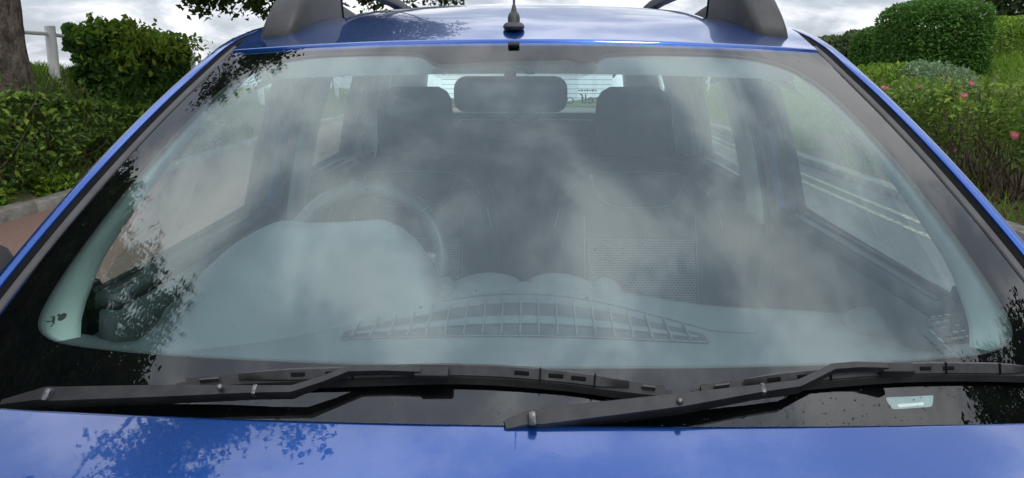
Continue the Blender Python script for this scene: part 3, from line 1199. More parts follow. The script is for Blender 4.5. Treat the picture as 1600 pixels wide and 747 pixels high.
# centre vents: two humps with side pods
for cx, w_, h_ in ((-.072, .070, .015), (.084, .070, .015), (-.160, .032, .018), (.172, .032, .018)):
    def hump(u, v, cx=cx, w_=w_, h_=h_):
        x = cx + (u - .5) * 2 * w_
        y = lerp(1.20, 1.315, v)
        k = max(0.0, 1 - ((u - .5) * 2) ** 2) ** .8
        return (x, y, dash_z(x, min(y, 1.29)) - .006 + (h_ + .004) * k * sstep(0, .75, v))
    grid("vent_hood", hump, ls(0, 1, 21), ls(0, 1, 12), M_dash, dash, thick=.012)
for cx in (-.66, .655):
    def pod(u, v, cx=cx):
        a = u * 2 * math.pi
        r_ = math.sin(v * math.pi / 2)
        return (cx + .055 * r_ * math.cos(a), 1.225 + .05 * r_ * math.sin(a), 1.0 + .036 * math.cos(v * math.pi / 2))
    grid("side_vent_pod", pod, ls(0, 1, 25), ls(0.02, 1, 9), M_dash, dash)


# defroster grille: flat sheet with the recess shade in its dark colour, 19 fins, cross bar, rim
def g_top(x):
    return 1.128 + .062 * max(0.0, 1 - (x / .335) ** 2) ** .8


GY0 = 1.100
gr = grid("defroster_grille", lambda u, v: (u * .315 + .008, lerp(GY0, g_top(u * .315), v), dash_z(u * .315, lerp(GY0, g_top(u * .315), v)) + .0012), ls(-1, 1, 49), ls(0, 1, 8), M_dashdark, dash)
FXS = [-.294 + .0321 * i + .008 for i in range(19)]
for x in FXS:
    y1 = g_top(x - .008) + .016
    y0 = GY0 - .002
    ym = (y0 + y1) / 2
    sl = math.atan2(dash_z(x, y1) - dash_z(x, y0), y1 - y0)
    box("grille_fin", (x, ym, (dash_z(x, y0) + dash_z(x, y1)) / 2 + .004), (.0028, y1 - y0, .008), M_fin, gr, Matrix.Rotation(sl, 3, 'X'), .0012)
for f, r_ in ((.0, .0010),):
    tube("grille_bar", [(x + .008, lerp(GY0, g_top(x), f), dash_z(x, lerp(GY0, g_top(x), f)) + .003) for x in ls(-.312, .312, 41)], r_, M_fin if f < 1 else M_dash, gr, 6)
grid("grille_crossbar", lambda u, v: (u * .300 + .008, lerp(GY0, g_top(u * .30), lerp(.36, .58, v)), dash_z(u * .30, lerp(GY0, g_top(u * .30), lerp(.36, .58, v))) + .004), ls(-1, 1, 41), ls(0, 1, 3), M_fin, gr)
# seam of the upper pad
tube("dash_seam", [(x, min(1.245, g_top(x) + .03), dash_z(x, min(1.245, g_top(x) + .03)) + .0006) for x in ls(-.40, .42, 41)], .0012, M_dashdark, dash, 6)

# steering wheel
swh = empty("steering_wheel", (-.372, 1.53, 1.03), car)
tilt = Matrix.Rotation(R(-27), 3, 'X')
C0 = Vector((-.372, 1.535, 1.022))


def ringpt(a, r_):
    return C0 + tilt @ Vector((r_ * math.cos(a), 0, r_ * math.sin(a)))


V, Fc = [], []
NR, NT = 64, 12
for i in range(NR):
    a = 2 * math.pi * i / NR
    for j in range(NT):
        b = 2 * math.pi * j / NT
        q = .183 + .0215 * math.cos(b)
        V.append(C0 + tilt @ Vector((q * math.cos(a), .017 * math.sin(b), q * math.sin(a))))
for i in range(NR):
    for j in range(NT):
        Fc.append((i * NT + j, i * NT + (j + 1) % NT, ((i + 1) % NR) * NT + (j + 1) % NT, ((i + 1) % NR) * NT + j))
mesh("rim", V, Fc, M_wheel, swh)
for a in (R(42), R(138)):
    pts = [ringpt(a, .167) + tilt @ Vector((0, -.001, 0)), ]
    V, Fc = [], []
    ring = [C0 + tilt @ Vector(((.185 + .0175 * math.cos(b)) * math.cos(a), .016 * math.sin(b), (.185 + .0175 * math.cos(b)) * math.sin(a))) for b in ls(0, 2 * math.pi, 17)]
    tube("stitched_seam", ring, .0012, M_stitch, swh, 6)
bm = bmesh.new()
bm_box(bm, C0 + tilt @ Vector((0, -.02, 0)), (.17, .06, .13), tilt, .025, 3)
for sx in (-1, 1):
    bm_box(bm, C0 + tilt @ Vector((sx * .125, -.005, .01)), (.11, .02, .035), tilt, .008)
from_bm("hub", bm, M_wheel, swh)


# ---- seats
def seat(cx, label):
    st = empty("front_seat", (cx, 1.9, .3), car)
    st["label"] = label
    lean = .30       # backrest leans back: y grows with z

    def bk(z):
        return 2.02 + (z - 1.15) * lean
    rings = []
    for z, w_, d_ in ((.52, .46, .12), (.60, .49, .16), (.75, .505, .17), (.90, .515, .165), (1.02, .505, .15), (1.10, .48, .135), (1.155, .43, .115), (1.185, .35, .09), (1.20, .24, .055)):
        rings.append([(cx + a, bk(z) + b + .03 * (a / .25) ** 2 * -1 * (1 if b < 0 else 0), z) for a, b in rrect(w_, d_, d_ * .45, 5)])
    loft("backrest", rings, M_seat, st, sharp=0)
    rings = []
    for z, w_, d_ in ((1.205, .13, .05), (1.22, .19, .075), (1.26, .222, .095), (1.33, .228, .10), (1.375, .218, .092), (1.398, .19, .075), (1.412, .14, .045)):
        rings.append([(cx + a, bk(z) - .015 + b, z) for a, b in rrect(w_, d_, d_ * .42, 5)])
    loft("headrest", rings, M_seat, st, sharp=0)
    for sx in (-1, 1):
        tube("headrest_post", [(cx + sx * .06, bk(1.18), 1.16), (cx + sx * .06, bk(1.23), 1.23)], .006, M_bare, st)
    rings = []
    for y, z0, z1, w_ in ((1.42, .44, .50, .42), (1.46, .40, .545, .47), (1.6, .40, .56, .50), (1.85, .38, .54, .50), (1.98, .38, .52, .48)):
        rings.append([(cx + a, y, (z0 + z1) / 2 + b) for a, b in rrect(w_, z1 - z0, .03, 4)])
    loft("seat_cushion", rings, M_seat, st, sharp=0)

    def front(x, z, h=.004):
        w_, d_ = interp(z, [.60, .75, .90, 1.02, 1.10, 1.155, 1.185], [.49, .505, .515, .505, .48, .43, .35]), interp(z, [.60, .75, .90, 1.02, 1.10, 1.155, 1.185], [.16, .17, .165, .15, .135, .115, .09])
        xf = w_ / 2 - d_ * .45
        return Vector((cx + x, bk(z) - d_ / 2 - .03 * (max(abs(x), xf) / .25) ** 2 - h + (0 if abs(x) < xf else .9 * d_ * (1 - math.cos(min(1, (abs(x) - xf) / (d_ * .45)) * 1.2)) * .5), z))
    # woven insert and stitched seams
    grid("fabric_insert", lambda u, v: front(lerp(-.148, .152, u), lerp(.58, .995, v)), ls(0, 1, 14), ls(0, 1, 18), M_weave, st, flip=True)
    U = [(-.135, 1.165), (-.128, 1.135), (-.112, 1.105), (-.09, 1.085), (-.06, 1.078), (0, 1.076), (.06, 1.078), (.09, 1.085), (.112, 1.105), (.128, 1.135), (.135, 1.165)]
    tube("seam", [front(x, z, .001) for x, z in U], .0011, M_stitch, st, 6)
    A = [(-.238, 1.02), (-.225, 1.07), (-.20, 1.115), (-.165, 1.15), (-.12, 1.168), (0, 1.172), (.12, 1.168), (.165, 1.15), (.20, 1.115), (.225, 1.07), (.238, 1.02)]
    tube("seam", [front(x, z, .001) for x, z in A], .0011, M_stitch, st, 6)
    for x in (-.155, .158):
        tube("seam", [front(x, z, .001) for z in ls(.60, 1.05, 8)], .0010, M_stitch, st, 6)
    return st


seat(-.329, "driver's charcoal cloth seat behind the steering wheel")
seat(.329, "passenger's charcoal cloth seat with woven insert")
rs = empty("rear_seat", (0, 2.85, .4), car)
box("bench_back", (0, 2.88, .86), (1.26, .16, .62), M_seat, rs, Matrix.Rotation(R(-14), 3, 'X'), .05, 4)
box("bench_cushion", (0, 2.62, .50), (1.26, .48, .16), M_seat, rs, None, .05, 4)
for cx in (-.36, 0.0, .36):
    rings = []
    for z, w_, d_ in ((1.10, .16, .05), (1.13, .20, .075), (1.20, .205, .08), (1.225, .18, .06), (1.235, .13, .035)):
        rings.append([(cx + a, 2.93 + b, z - (.0 if cx == 0 else -.005)) for a, b in rrect(w_, d_, d_ * .42, 4)])
    loft("headrest", rings, M_seat, rs, sharp=0)
box("cabin_floor", (0, 2.2, .32), (1.5, 2.9, .06), M_inner, car)
box("bulkhead", (0, .90, .68), (1.40, .05, .66), M_inner, car, None, .01)

# ---- rear-view mirror
rv = empty("rear_view_mirror", (-.022, 1.40, 1.42), car)
mc = Vector((-.022, 1.405, 1.421))
rings = []
for d_, w_, h_ in ((-.030, .17, .045), (-.024, .205, .058), (-.012, .226, .068), (.006, .234, .072), (.012, .232, .070)):
    rr = []
    for a, b in rrect(w_, h_, h_ * .34, 5):
        bow = .006 * (1 - (a / .117) ** 2) if b > 0 else 0
        rr.append(mc + Vector((a, d_, b + bow)))
    rings.append(rr)
loft("mirror_shell", rings, M_trim, rv, sharp=32)
mesh("mirror_face", [mc + Vector((a * .98, .0128, b * .98)) for a, b in rrect(.228, .066, .02, 5)], [tuple(range(24))], M_mirror, rv, False)
box("mirror_stem", mc + Vector((0, -.010, .050)), (.024, .03, .05), M_trim, rv, Matrix.Rotation(R(-20), 3, 'X'), .004)
box("dip_lever", mc + Vector((.002, .0, -.041)), (.020, .012, .022), M_trim, rv, None, .004)
V, Fc = tube_data([mc + Vector((.002 + .011 * math.cos(a), -.0305, .006 + .011 * math.sin(a))) for a in ls(-3.5, .5, 15)], .0012, 6)
mesh("moulded_ring", V, Fc, M_bracket, rv)
box("sensor_pod", WS(.028, .905, -.016), (.018, .014, .010), M_trim, rv, None, .002)

# ---- headlining
grid("headlining", lambda u, v: (u * (roof_x(lerp(1.45, 3.38, v)) - .02), lerp(1.45, 3.38, v), roof_z(u * .58, lerp(1.45, 3.38, v)) - .055 - .05 * abs(u) ** 6), ls(-1, 1, 25), ls(0, 1, 20), M_liner, car)
# header rail under the glass top
grid("header_trim", lambda u, v: WS(u * .92, lerp(1.0, .965, v)) + Vector((0, .005 + .05 * v, -.02 - .025 * v)), ls(-1, 1, 25), ls(0, 1, 3), M_liner, car)


# ---- side structure: x at height z, from waist to roof side
def side_x(z, inset=0.0):
    return interp(z, [.5, .95, 1.09, 1.25, 1.40, 1.50, 1.56], [.755, .745, .730, .700, .660, .625, .60]) - inset


def strip_side(name, sgn, quad, mat, parent, inset=0.0, thick=.02, nz=10, ny=3):
    """quad = (y_front_bottom, y_back_bottom, y_front_top, y_back_top, z0, z1)"""
    y0, y1, y2, y3, z0, z1 = quad

    def fn(u, v):
        z = lerp(z0, z1, v)
        y = lerp(lerp(y0, y2, v), lerp(y1, y3, v), u)
        return (sgn * side_x(z, inset), y, z)
    return grid(name, fn, ls(0, 1, ny), ls(0, 1, nz), mat, parent, flip=(sgn < 0), thick=thick)


for sgn in (-1, 1):
    side = "right" if sgn < 0 else "left"
    fd = empty("front_door", (sgn * .74, 1.4, .6), car)
    strip_side("door_card", sgn, (1.02, 1.79, 1.05, 1.77, .45, 1.085), M_inner, fd, .045, .03)
    strip_side("window_sill", sgn, (1.06, 1.76, 1.06, 1.76, 1.085, 1.112), M_trim, fd, .030, .04, 3, 6)
    tube("sill_seal", [(sgn * (side_x(1.11) - .026), y, 1.114) for y in ls(1.07, 1.75, 8)], .005, M_rubber, fd)
    tube("sill_strip", [(sgn * (side_x(1.10) - .052), y, 1.108) for y in ls(1.07, 1.75, 8)], .0045, M_mould, fd)  # lighter grey strip along the inside of the sill
    strip_side("door_frame", sgn, (1.690, 1.755, 1.735, 1.80, 1.10, 1.50), M_trim, fd, .012, .03, 14)
    strip_side("frame_seal", sgn, (1.680, 1.692, 1.725, 1.737, 1.10, 1.50), M_rubber, fd, .016, .02, 14)
    strip_side("painted_door_edge", sgn, (1.757, 1.835, 1.80, 1.865, .98, 1.32), M_jamb, fd, .022, .02, 14)
    strip_side("door_frame", sgn, (1.80, 1.865, 1.82, 1.875, 1.322, 1.50), M_trim, fd, .022, .02, 14)
    strip_side("door_frame", sgn, (1.837, 1.895, 1.867, 1.92, .95, 1.50), M_trim, fd, .024, .03, 14)
    strip_side("top_frame", sgn, (1.50, 1.83, 1.56, 1.83, 1.475, 1.525), M_trim, fd, .012, .03, 4, 8)
    # front corner piece and sloping frame behind the pillar
    ff = []
    for v in ls(0.10, .98, 12):
        e = WS(sgn, v)
        ff.append(Vector((sgn * (abs(e.x) - trim_inset(v) + .038), e.y + .105 - .03 * v, e.z - .040)))
    tube("sloping_frame", ff, [lerp(.020, .009, min(1, i / 4)) for i in range(12)], M_black, fd, 8)
    strip_side("side_window", sgn, (1.06, 1.70, 1.54, 1.745, 1.095, 1.480), M_side, fd, .020, 0, 12, 6)
    box("lock_button", (sgn * .690, 1.70, 1.122), (.012, .012, .02), M_trim, fd, None, .004)
    # door mirror
    rings = []
    for f, w_, h_ in ((0, .04, .03), (.25, .075, .12), (.6, .085, .15), (.85, .075, .135), (1, .04, .07)):
        x = lerp(.955, 1.12, f)
        rings.append([(sgn * x, 1.225 + .03 * f + a, 1.080 + b) for a, b in rrect(w_, h_, min(w_, h_) * .42, 4)])
    loft("door_mirror", rings, M_rubber, fd, sharp=0)
    tube("mirror_arm", [(sgn * .80, 1.20, 1.06), (sgn * .97, 1.235, 1.080)], .032, M_trim, fd)

    bp = empty("centre_pillar", (sgn * .70, 1.97, .6), car)
    strip_side("pillar_cover", sgn, (1.900, 2.045, 1.93, 2.075, 1.03, 1.52), M_cream, bp, .035, .03, 16, 5)
    strip_side("lower_cover", sgn, (1.89, 2.06, 1.90, 2.05, .45, 1.035), M_inner, bp, .045, .03)
    tube("seat_belt", [(sgn * .64, 2.04, 1.37), (sgn * .655, 2.05, 1.25), (sgn * .675, 2.05, 1.10), (sgn * .70, 2.03, .60)], .020, M_inner, bp, 6, Vector((1, 0, 0)), .12)
    box("belt_guide", (sgn * .643, 2.04, 1.375), (.022, .05, .055), M_trim, bp, None, .008)

    rd = empty("rear_door", (sgn * .74, 2.3, .6), car)
    strip_side("door_card", sgn, (2.07, 2.90, 2.07, 2.90, .45, 1.105), M_inner, rd, .045, .03)
    strip_side("window_sill", sgn, (2.06, 2.66, 2.06, 2.66, 1.105, 1.130), M_trim, rd, .030, .04, 3, 6)
    tube("sill_strip", [(sgn * (side_x(1.13) - .048), y, 1.130) for y in ls(2.07, 2.60, 8)], .005, M_mould, rd)  # lighter grey strip along the rear sill
    strip_side("door_frame", sgn, (2.050, 2.105, 2.08, 2.135, 1.10, 1.51), M_trim, rd, .012, .03, 12)
    strip_side("door_frame", sgn, (2.570, 2.70, 2.53, 2.66, 1.10, 1.51), M_trim, rd, .010, .03, 12)
    strip_side("top_frame", sgn, (1.83, 2.72, 1.83, 2.72, 1.490, 1.55), M_trim, rd, .004, .03, 4, 8)
    strip_side("side_window", sgn, (2.09, 2.60, 2.11, 2.56, 1.115, 1.505), M_side, rd, .020, 0, 12, 6)
    tube("seat_belt", [(sgn * .635, 2.72, 1.42), (sgn * .645, 2.70, 1.2), (sgn * .66, 2.68, .9)], .02, M_inner, rd, 6, Vector((1, 0, 0)), .12)

    rq = empty("rear_pillar", (sgn * .68, 3.0, .6), car)
    strip_side("pillar_cover", sgn, (2.70, 3.02, 2.66, 2.98, .50, 1.55), M_liner, rq, .035, .03, 12)
    strip_side("quarter_window", sgn, (3.00, 3.24, 2.96, 3.20, 1.20, 1.48), M_side, rq, .02, 0, 6)
    strip_side("lower_cover", sgn, (3.0, 3.60, 3.0, 3.60, .45, 1.20), M_inner, rq, .035, .03)
    strip_side("upper_cover", sgn, (2.96, 3.42, 2.96, 3.36, 1.48, 1.57), M_liner, rq, .03, .03, 5)
    # tail pillar wraps round to the rear window
    grid("tail_pillar", lambda u, v, sgn=sgn: (sgn * (lerp(side_x(lerp(1.1, 1.56, v), .03), lerp(.55, .475, v), u)), lerp(lerp(3.24, 3.18, v), lerp(3.58, 3.44, v), u ** .7), lerp(1.1, 1.56, v)), ls(0, 1, 10), ls(0, 1, 12), M_cream, rq, thick=.02)

# ---- tail: rear window, trim, heater wires, sticker, wiper
rw = grid("rear_window", lambda u, v: (u * lerp(.53, .47, v), lerp(3.57, 3.44, v) - .04 * u * u, lerp(1.20, 1.575, v)), ls(-1, 1, 17), ls(0, 1, 10), M_side, car)
for i in range(13):
    z = 1.255 + .0235 * i
    f = (z - 1.20) / .375
    tube("heater_wire", [(x, lerp(3.57, 3.44, f) - .04 * (x / .5) ** 2 - .004, z) for x in ls(-.43, .43, 9)], .0011, M_print, rw, 5)
tg = box("tailgate_trim", (0, 3.52, 1.05), (1.16, .06, .36), M_inner, car, None, .012)
for z in (1.228, 1.190):
    box("trim_line", (0, 3.486, z), (.98, .008, .006), M_cream, tg, None, .002)
box("rear_wiper_motor", (.0, 3.49, 1.215), (.09, .05, .05), M_inner, tg, None, .012)
def text_mesh(ob, parent):
    """turn a text curve into a plain mesh part"""
    bpy.context.view_layer.update()
    me = bpy.data.meshes.new_from_object(ob.evaluated_get(bpy.context.evaluated_depsgraph_get()))
    me.transform(Matrix.LocRotScale(ob.location, ob.rotation_euler, ob.scale))
    bpy.data.objects.remove(ob)
    o = bpy.data.objects.new("sticker_text", me)
    COL.objects.link(o)
    return attach(o, parent)


txt = bpy.data.curves.new("sticker_text", 'FONT')
txt.body = "elf"
txt.size = .075
txt.extrude = .0006
txt.align_x = 'CENTER'
tob = bpy.data.objects.new("sticker_text", txt)
COL.objects.link(tob)
txt.materials.append(M_etch)
tob.location = (.315, 3.545, 1.272)
tob.rotation_euler = (R(90 + 19), 0, R(180))
text_mesh(tob, rw)
for i in range(7):
    box("sticker_dash", (.27 + .014 * i, 3.524, 1.340), (.009, .001, .010 if i % 2 else .007), M_etch, rw, Matrix.Rotation(R(19), 3, 'X'), .0003)
V, Fc = tube_data([(.225 + .016 * math.cos(a), 3.542 - .003 * math.sin(a), 1.287 + .016 * math.sin(a)) for a in ls(0, 6.283, 21)], .003, 6)
mesh("sticker_emblem", V, Fc, M_etch, rw)
tube("interior_tag", [(.437, 3.30, 1.50), (.440, 3.30, 1.47), (.425, 3.30, 1.44), (.415, 3.30, 1.41)], [.012, .020, .014, .003], M_inner, tg, 8)


# ================================================================== PLANTS
def leaf_cloud(name, P, size, mat, parent=None, aspect=.5, up=0.35, droop=0.0, out=None, jitter=.55, simple=True):
    """one small folded leaf at every point"""
    P = np.asarray(P, dtype=np.float64)
    n = len(P)
    d = rng.normal(size=(n, 3))
    d[:, 2] -= droop
    if out is not None:
        d += out * 1.1
    d /= np.linalg.norm(d, axis=1, keepdims=True) + 1e-9
    nn = rng.normal(size=(n, 3))
    nn[:, 2] += up * 3
    if out is not None:
        nn += out * .8
    s = np.cross(d, nn)
    s /= np.linalg.norm(s, axis=1, keepdims=True) + 1e-9
    nn = np.cross(s, d)
    L = size * (1 + jitter * rng.uniform(-1, 1, n))[:, None]
    w = L * aspect * .5
    base = P - d * L * .5
    tip = P + d * L * .5 - nn * L * .10
    if simple:
        l = P - d * L * .08 + s * w + nn * w * .35
        r = P - d * L * .08 - s * w + nn * w * .35
        V = np.stack([base, r, tip, l], 1).reshape(-1, 3)
        k = np.arange(n)[:, None] * 4
        F = np.concatenate([k + [[0, 1, 2]], k + [[0, 2, 3]]], 0)
    else:
        l1 = P - d * L * .22 + s * w * .85 + nn * w * .30
        l2 = P + d * L * .14 + s * w * .85 + nn * w * .25
        r1 = P - d * L * .22 - s * w * .85 + nn * w * .30
        r2 = P + d * L * .14 - s * w * .85 + nn * w * .25
        V = np.stack([base, r1, r2, tip, l2, l1], 1).reshape(-1, 3)
        k = np.arange(n)[:, None] * 6
        F = np.concatenate([k + [[0, 1, 2, 3]], k + [[0, 3, 4, 5]]], 0)
    o = fast_mesh(name, V, F, mat, parent)
    o["kind"] = "stuff"
    return o


def nz3(P, f, seed=0):
    return np.array([mnoise.noise(Vector((p[0] * f + seed, p[1] * f, p[2] * f))) for p in P])


def shell_points(n, c, r, power=3.0, lo=.72, hi=1.02, zmin=None, lump=.08, lf=1.6, seed=0):
    """points in the outer shell of a superellipsoid; returns points and outward directions"""
    d = rng.normal(size=(n, 3))
    d /= np.linalg.norm(d, axis=1, keepdims=True)
    k = (np.abs(d) ** power).sum(1) ** (-1 / power)
    q = d * k[:, None]
    f = lo + (hi - lo) * rng.uniform(0, 1, n) ** .55
    P0 = q * np.array(r)
    f = f + lump * nz3(P0 + np.array(c), lf, seed)
    P = np.array(c) + P0 * f[:, None]
    out = d / np.array(r)
    out /= np.linalg.norm(out, axis=1, keepdims=True)
    if zmin is not None:
        m = P[:, 2] > zmin
        P, out = P[m], out[m]
    return P, out


def branches(name, segs, mat, parent, n=6):
    V, Fc = [], []
    for path, rad in segs:
        v, f = tube_data(path, rad, n)
        k = len(V)
        V += v
        Fc += [tuple(i + k for i in q) for q in f]
    return mesh(name, V, Fc, mat, parent, True)


def wiggle_path(a, b, k, amp):
    a, b = Vector(a), Vector(b)
    out = []
    for i in range(k):
        f = i / (k - 1)
        out.append(a.lerp(b, f) + Vector((random.uniform(-1, 1), random.uniform(-1, 1), random.uniform(-1, 1))) * amp * math.sin(f * math.pi) ** .5)
    out[-1] = b
    return out


# ---- big tree on the left bank and its neighbour
def trunk_mesh(name, path, rads, mat, parent, n=28, rough=.10):
    V, Fc = [], []
    P = [Vector(p) for p in path]
    m = len(P)
    for i, p in enumerate(P):
        t = (P[min(i + 1, m - 1)] - P[max(i - 1, 0)]).normalized()
        a = t.cross(Vector((0, 1, 0))).normalized()
        b = t.cross(a)
        for k in range(n):
            an = 2 * math.pi * k / n
            q = Vector((math.cos(an) * 1.3, math.sin(an) * 1.3, p.z * 1.1))
            r_ = rads[i] * (1 + rough * mnoise.noise(q * 1.6) + rough * .5 * mnoise.noise(q * 6))
            V.append(p + a * (r_ * math.cos(an)) + b * (r_ * math.sin(an)))
    for i in range(m - 1):
        for k in range(n):
            Fc.append((i * n + k, i * n + (k + 1) % n, (i + 1) * n + (k + 1) % n, (i + 1) * n + k))
    return mesh(name, V, Fc, mat, parent, True)


def make_tree(name, label, base, path, rads, limbs, clumps, leaf, per, group=None, msize=.085):
    t = empty(name, base)
    tag(t, label, "tree", group)
    fine, fr = [], []
    for i in range(len(path) - 1):
        for f in ls(0, 1, 9)[:-1]:
            fine.append(Vector(path[i]).lerp(Vector(path[i + 1]), f))
            fr.append(lerp(rads[i], rads[i + 1], f))
    fine.append(Vector(path[-1]))
    fr.append(rads[-1])
    trunk_mesh("trunk", fine, fr, M_bark, t)
    segs = []
    for a, b, r0, r1 in limbs:
        p = wiggle_path(a, b, 6, .12)
        segs.append((p, [lerp(r0, r1, i / 5) for i in range(6)]))
    top = Vector(path[-1])
    Ps, outs = [], []
    tops = [Vector(l[1]) for l in limbs] + [top]
    for c, r_, dens in clumps:
        c = Vector(c)
        near = min(tops, key=lambda q: (q - c).length)
        segs.append((wiggle_path(near, c, 5, .10), [.035, .028, .02, .014, .008]))
        k = int(per * dens)
        # leafy sprays: twigs radiating from the clump centre, leaves along them
        nt_ = max(6, k // 26)
        dirs = rng.normal(size=(nt_, 3))
        dirs /= np.linalg.norm(dirs, axis=1, keepdims=True)
        ln = r_ * rng.uniform(.55, 1.12, nt_)
        for q in range(nt_):
            f = rng.uniform(.25, 1.0, 26)[:, None]
            pts = np.array(c) + dirs[q] * ln[q] * f * np.array([1, 1, .8]) + rng.normal(scale=.075, size=(26, 3)) * (.6 + r_ * .3)
            pts[:, 2] -= .10 * (f[:, 0] ** 2) * r_
            Ps.append(pts)
            outs.append(np.repeat(dirs[q][None], 26, 0))
    branches("limbs", segs, M_bark, t, 7)
    leaf_cloud("crown", np.concatenate(Ps), msize, leaf, t, .6, .3, .2, np.concatenate(outs) * .5)
    return t


def crown_top(x, y, z):
    """how high the crowns may stand, seen from the car"""
    az = math.degrees(math.atan2(x, y - .9))
    el = math.degrees(math.atan2(z - 1.2, math.hypot(x, y - .9)))
    if -58 < az < -35 and 12 < el < 33:
        return False
    return el < interp(az, [-180, -95, -80, -72, -66, -60, -52, -41, -25, -10], [30, 35, 35, 31, 27, 26, 35, 39, 33, 30])


cl = []
rr_ = random.Random(3)
# crown of the near tree: over the verge and out over the bay, ahead and left of the car
for i in range(260):
    x, y = rr_.uniform(-8.2, -1.4), rr_.uniform(4.2, 13.0)
    z = rr_.uniform(3.6, 7.6)
    if ((x + 4.9) / 3.5) ** 2 + ((y - 8.6) / 4.4) ** 2 + ((z - 5.4) / 2.3) ** 2 > 1.05:
        continue
    if not crown_top(x, y, z):
        continue
    cl.append(((x, y, z), rr_.uniform(.6, 1.0), 1.0))
# drooping ends that show above the car roof
cl += [((-4.25, 9.4, 2.42), .45, .6), ((-4.6, 9.6, 2.55), .42, .5), ((-3.85, 9.8, 2.38), .42, .6), ((-3.4, 10.2, 2.5), .5, .6), ((-2.9, 10.6, 2.62), .5, .6), ((-2.4, 11.0, 2.68), .55, .7), ((-1.9, 11.8, 2.74), .55, .7), ((-1.5, 12.2, 2.68), .40, .6), ((-2.9, 10.2, 3.3), .8, .9), ((-2.1, 11.2, 3.4), .8, .9), ((-4.2, 9.6, 3.3), .8, .9), ((-1.6, 11.9, 3.3), .6, .8), ((-3.6, 10, 3.1), .6, .8)]
make_tree("broadleaf_tree", "thick grey-brown trunk on the left bank with foliage overhanging the road", (-5.72, 7.5, 1.0),
          [(-5.82, 7.45, .75), (-5.84, 7.5, 1.15), (-5.86, 7.5, 1.6), (-5.86, 7.52, 2.2), (-5.75, 7.55, 3.2), (-5.55, 7.8, 4.2)], [.40, .285, .255, .25, .24, .20],
          [((-5.6, 7.6, 3.0), (-3.6, 9.2, 3.9), .13, .05), ((-5.6, 7.6, 3.4), (-7.0, 8.6, 4.8), .12, .05), ((-5.55, 7.8, 4.1), (-4.8, 8.6, 5.8), .12, .05), ((-5.6, 7.7, 3.7), (-4.4, 6.4, 4.9), .11, .04), ((-3.6, 9.2, 3.9), (-2.2, 11.2, 3.9), .05, .03), ((-5.6, 7.8, 4.0), (-5.6, 10.5, 4.8), .10, .04)],
          cl, M_leaftree, 900)
cl = []
for i in range(330):
    x, y = rr_.uniform(-10.0, -4.0), rr_.uniform(-3.4, 5.6)
    z = rr_.uniform(2.2, 6.4)
    if ((x + 7.0) / 3.2) ** 2 + ((y - 1.2) / 4.6) ** 2 + ((z - 4.0) / 2.5) ** 2 > 1.0:
        continue
    if not crown_top(x, y, z):
        continue
    cl.append(((x, y, z), rr_.uniform(.55, .95), 1.0))
make_tree("broadleaf_tree", "tree beside the car mirrored as dark foliage down the left edge of the windscreen", (-7.3, 1.8, 1.2),
          [(-7.3, 1.8, .9), (-7.3, 1.8, 1.6), (-7.25, 1.8, 2.4), (-7.2, 1.75, 3.4)], [.30, .24, .20, .15],
          [((-7.2, 1.8, 2.4), (-6.0, 3.2, 3.6), .10, .04), ((-7.2, 1.8, 2.6), (-6.2, .2, 3.6), .10, .04), ((-7.2, 1.75, 3.2), (-7.3, 1.6, 4.8), .10, .04), ((-7.2, 1.8, 2.8), (-8.6, 2.6, 3.8), .09, .04)],
          cl, M_leaftree, 800)
cl = []
for i in range(230):
    x, y = rr_.uniform(5.2, 10.5), rr_.uniform(-3.4, 2.9)
    z = rr_.uniform(1.7, 5.2)
    if ((x - 7.8) / 2.7) ** 2 + ((y + .1) / 3.0) ** 2 + ((z - 3.3) / 1.9) ** 2 > 1.0:
        continue
    if math.degrees(math.atan2(z - 1.1, math.hypot(x, y - .8))) > 30:
        continue
    cl.append(((x, y, z), rr_.uniform(.5, .85), 1.0))
make_tree("broadleaf_tree", "tree beside the car mirrored as dark foliage in the lower right of the windscreen", (7.8, .4, .9),
          [(7.8, .4, .7), (7.8, .4, 1.4), (7.8, .4, 2.4), (7.8, .4, 3.2)], [.24, .19, .16, .12],
          [((7.8, .4, 2.0), (6.6, 1.2, 3.0), .08, .03), ((7.8, .4, 2.2), (6.8, -.9, 3.1), .08, .03), ((7.8, .4, 2.6), (8.8, .8, 3.6), .08, .03)],
          cl, M_leaftree, 700)

def stray_shoots(name, pts, mat, parent, ln=(.12, .34), size=.055, lean=.35, asp=.5):
    """upright sprigs with leaves along them, standing clear of the clipped surface"""
    Q, segs_ = [], []
    for p in pts:
        d = Vector((random.uniform(-1, 1) * lean, random.uniform(-1, 1) * lean, 1)).normalized()
        L = random.uniform(*ln)
        a = Vector(p)
        segs_.append(([a - d * .08, a + d * L * .5, a + d * L + Vector((d.x, d.y, -.1)) * L * .25], [.004, .003, .0012]))
        k = int(L / .022)
        for i in range(k):
            f = (i + .5) / k
            q = a + d * L * f + Vector((d.x, d.y, -.1)) * L * .25 * f * f
            Q.append((q.x + random.uniform(-.022, .022), q.y + random.uniform(-.022, .022), q.z))
    branches(name + "_stems", segs_, M_twig, parent, 4)["kind"] = "stuff"
    leaf_cloud(name, np.array(Q), size, mat, parent, asp, .4)


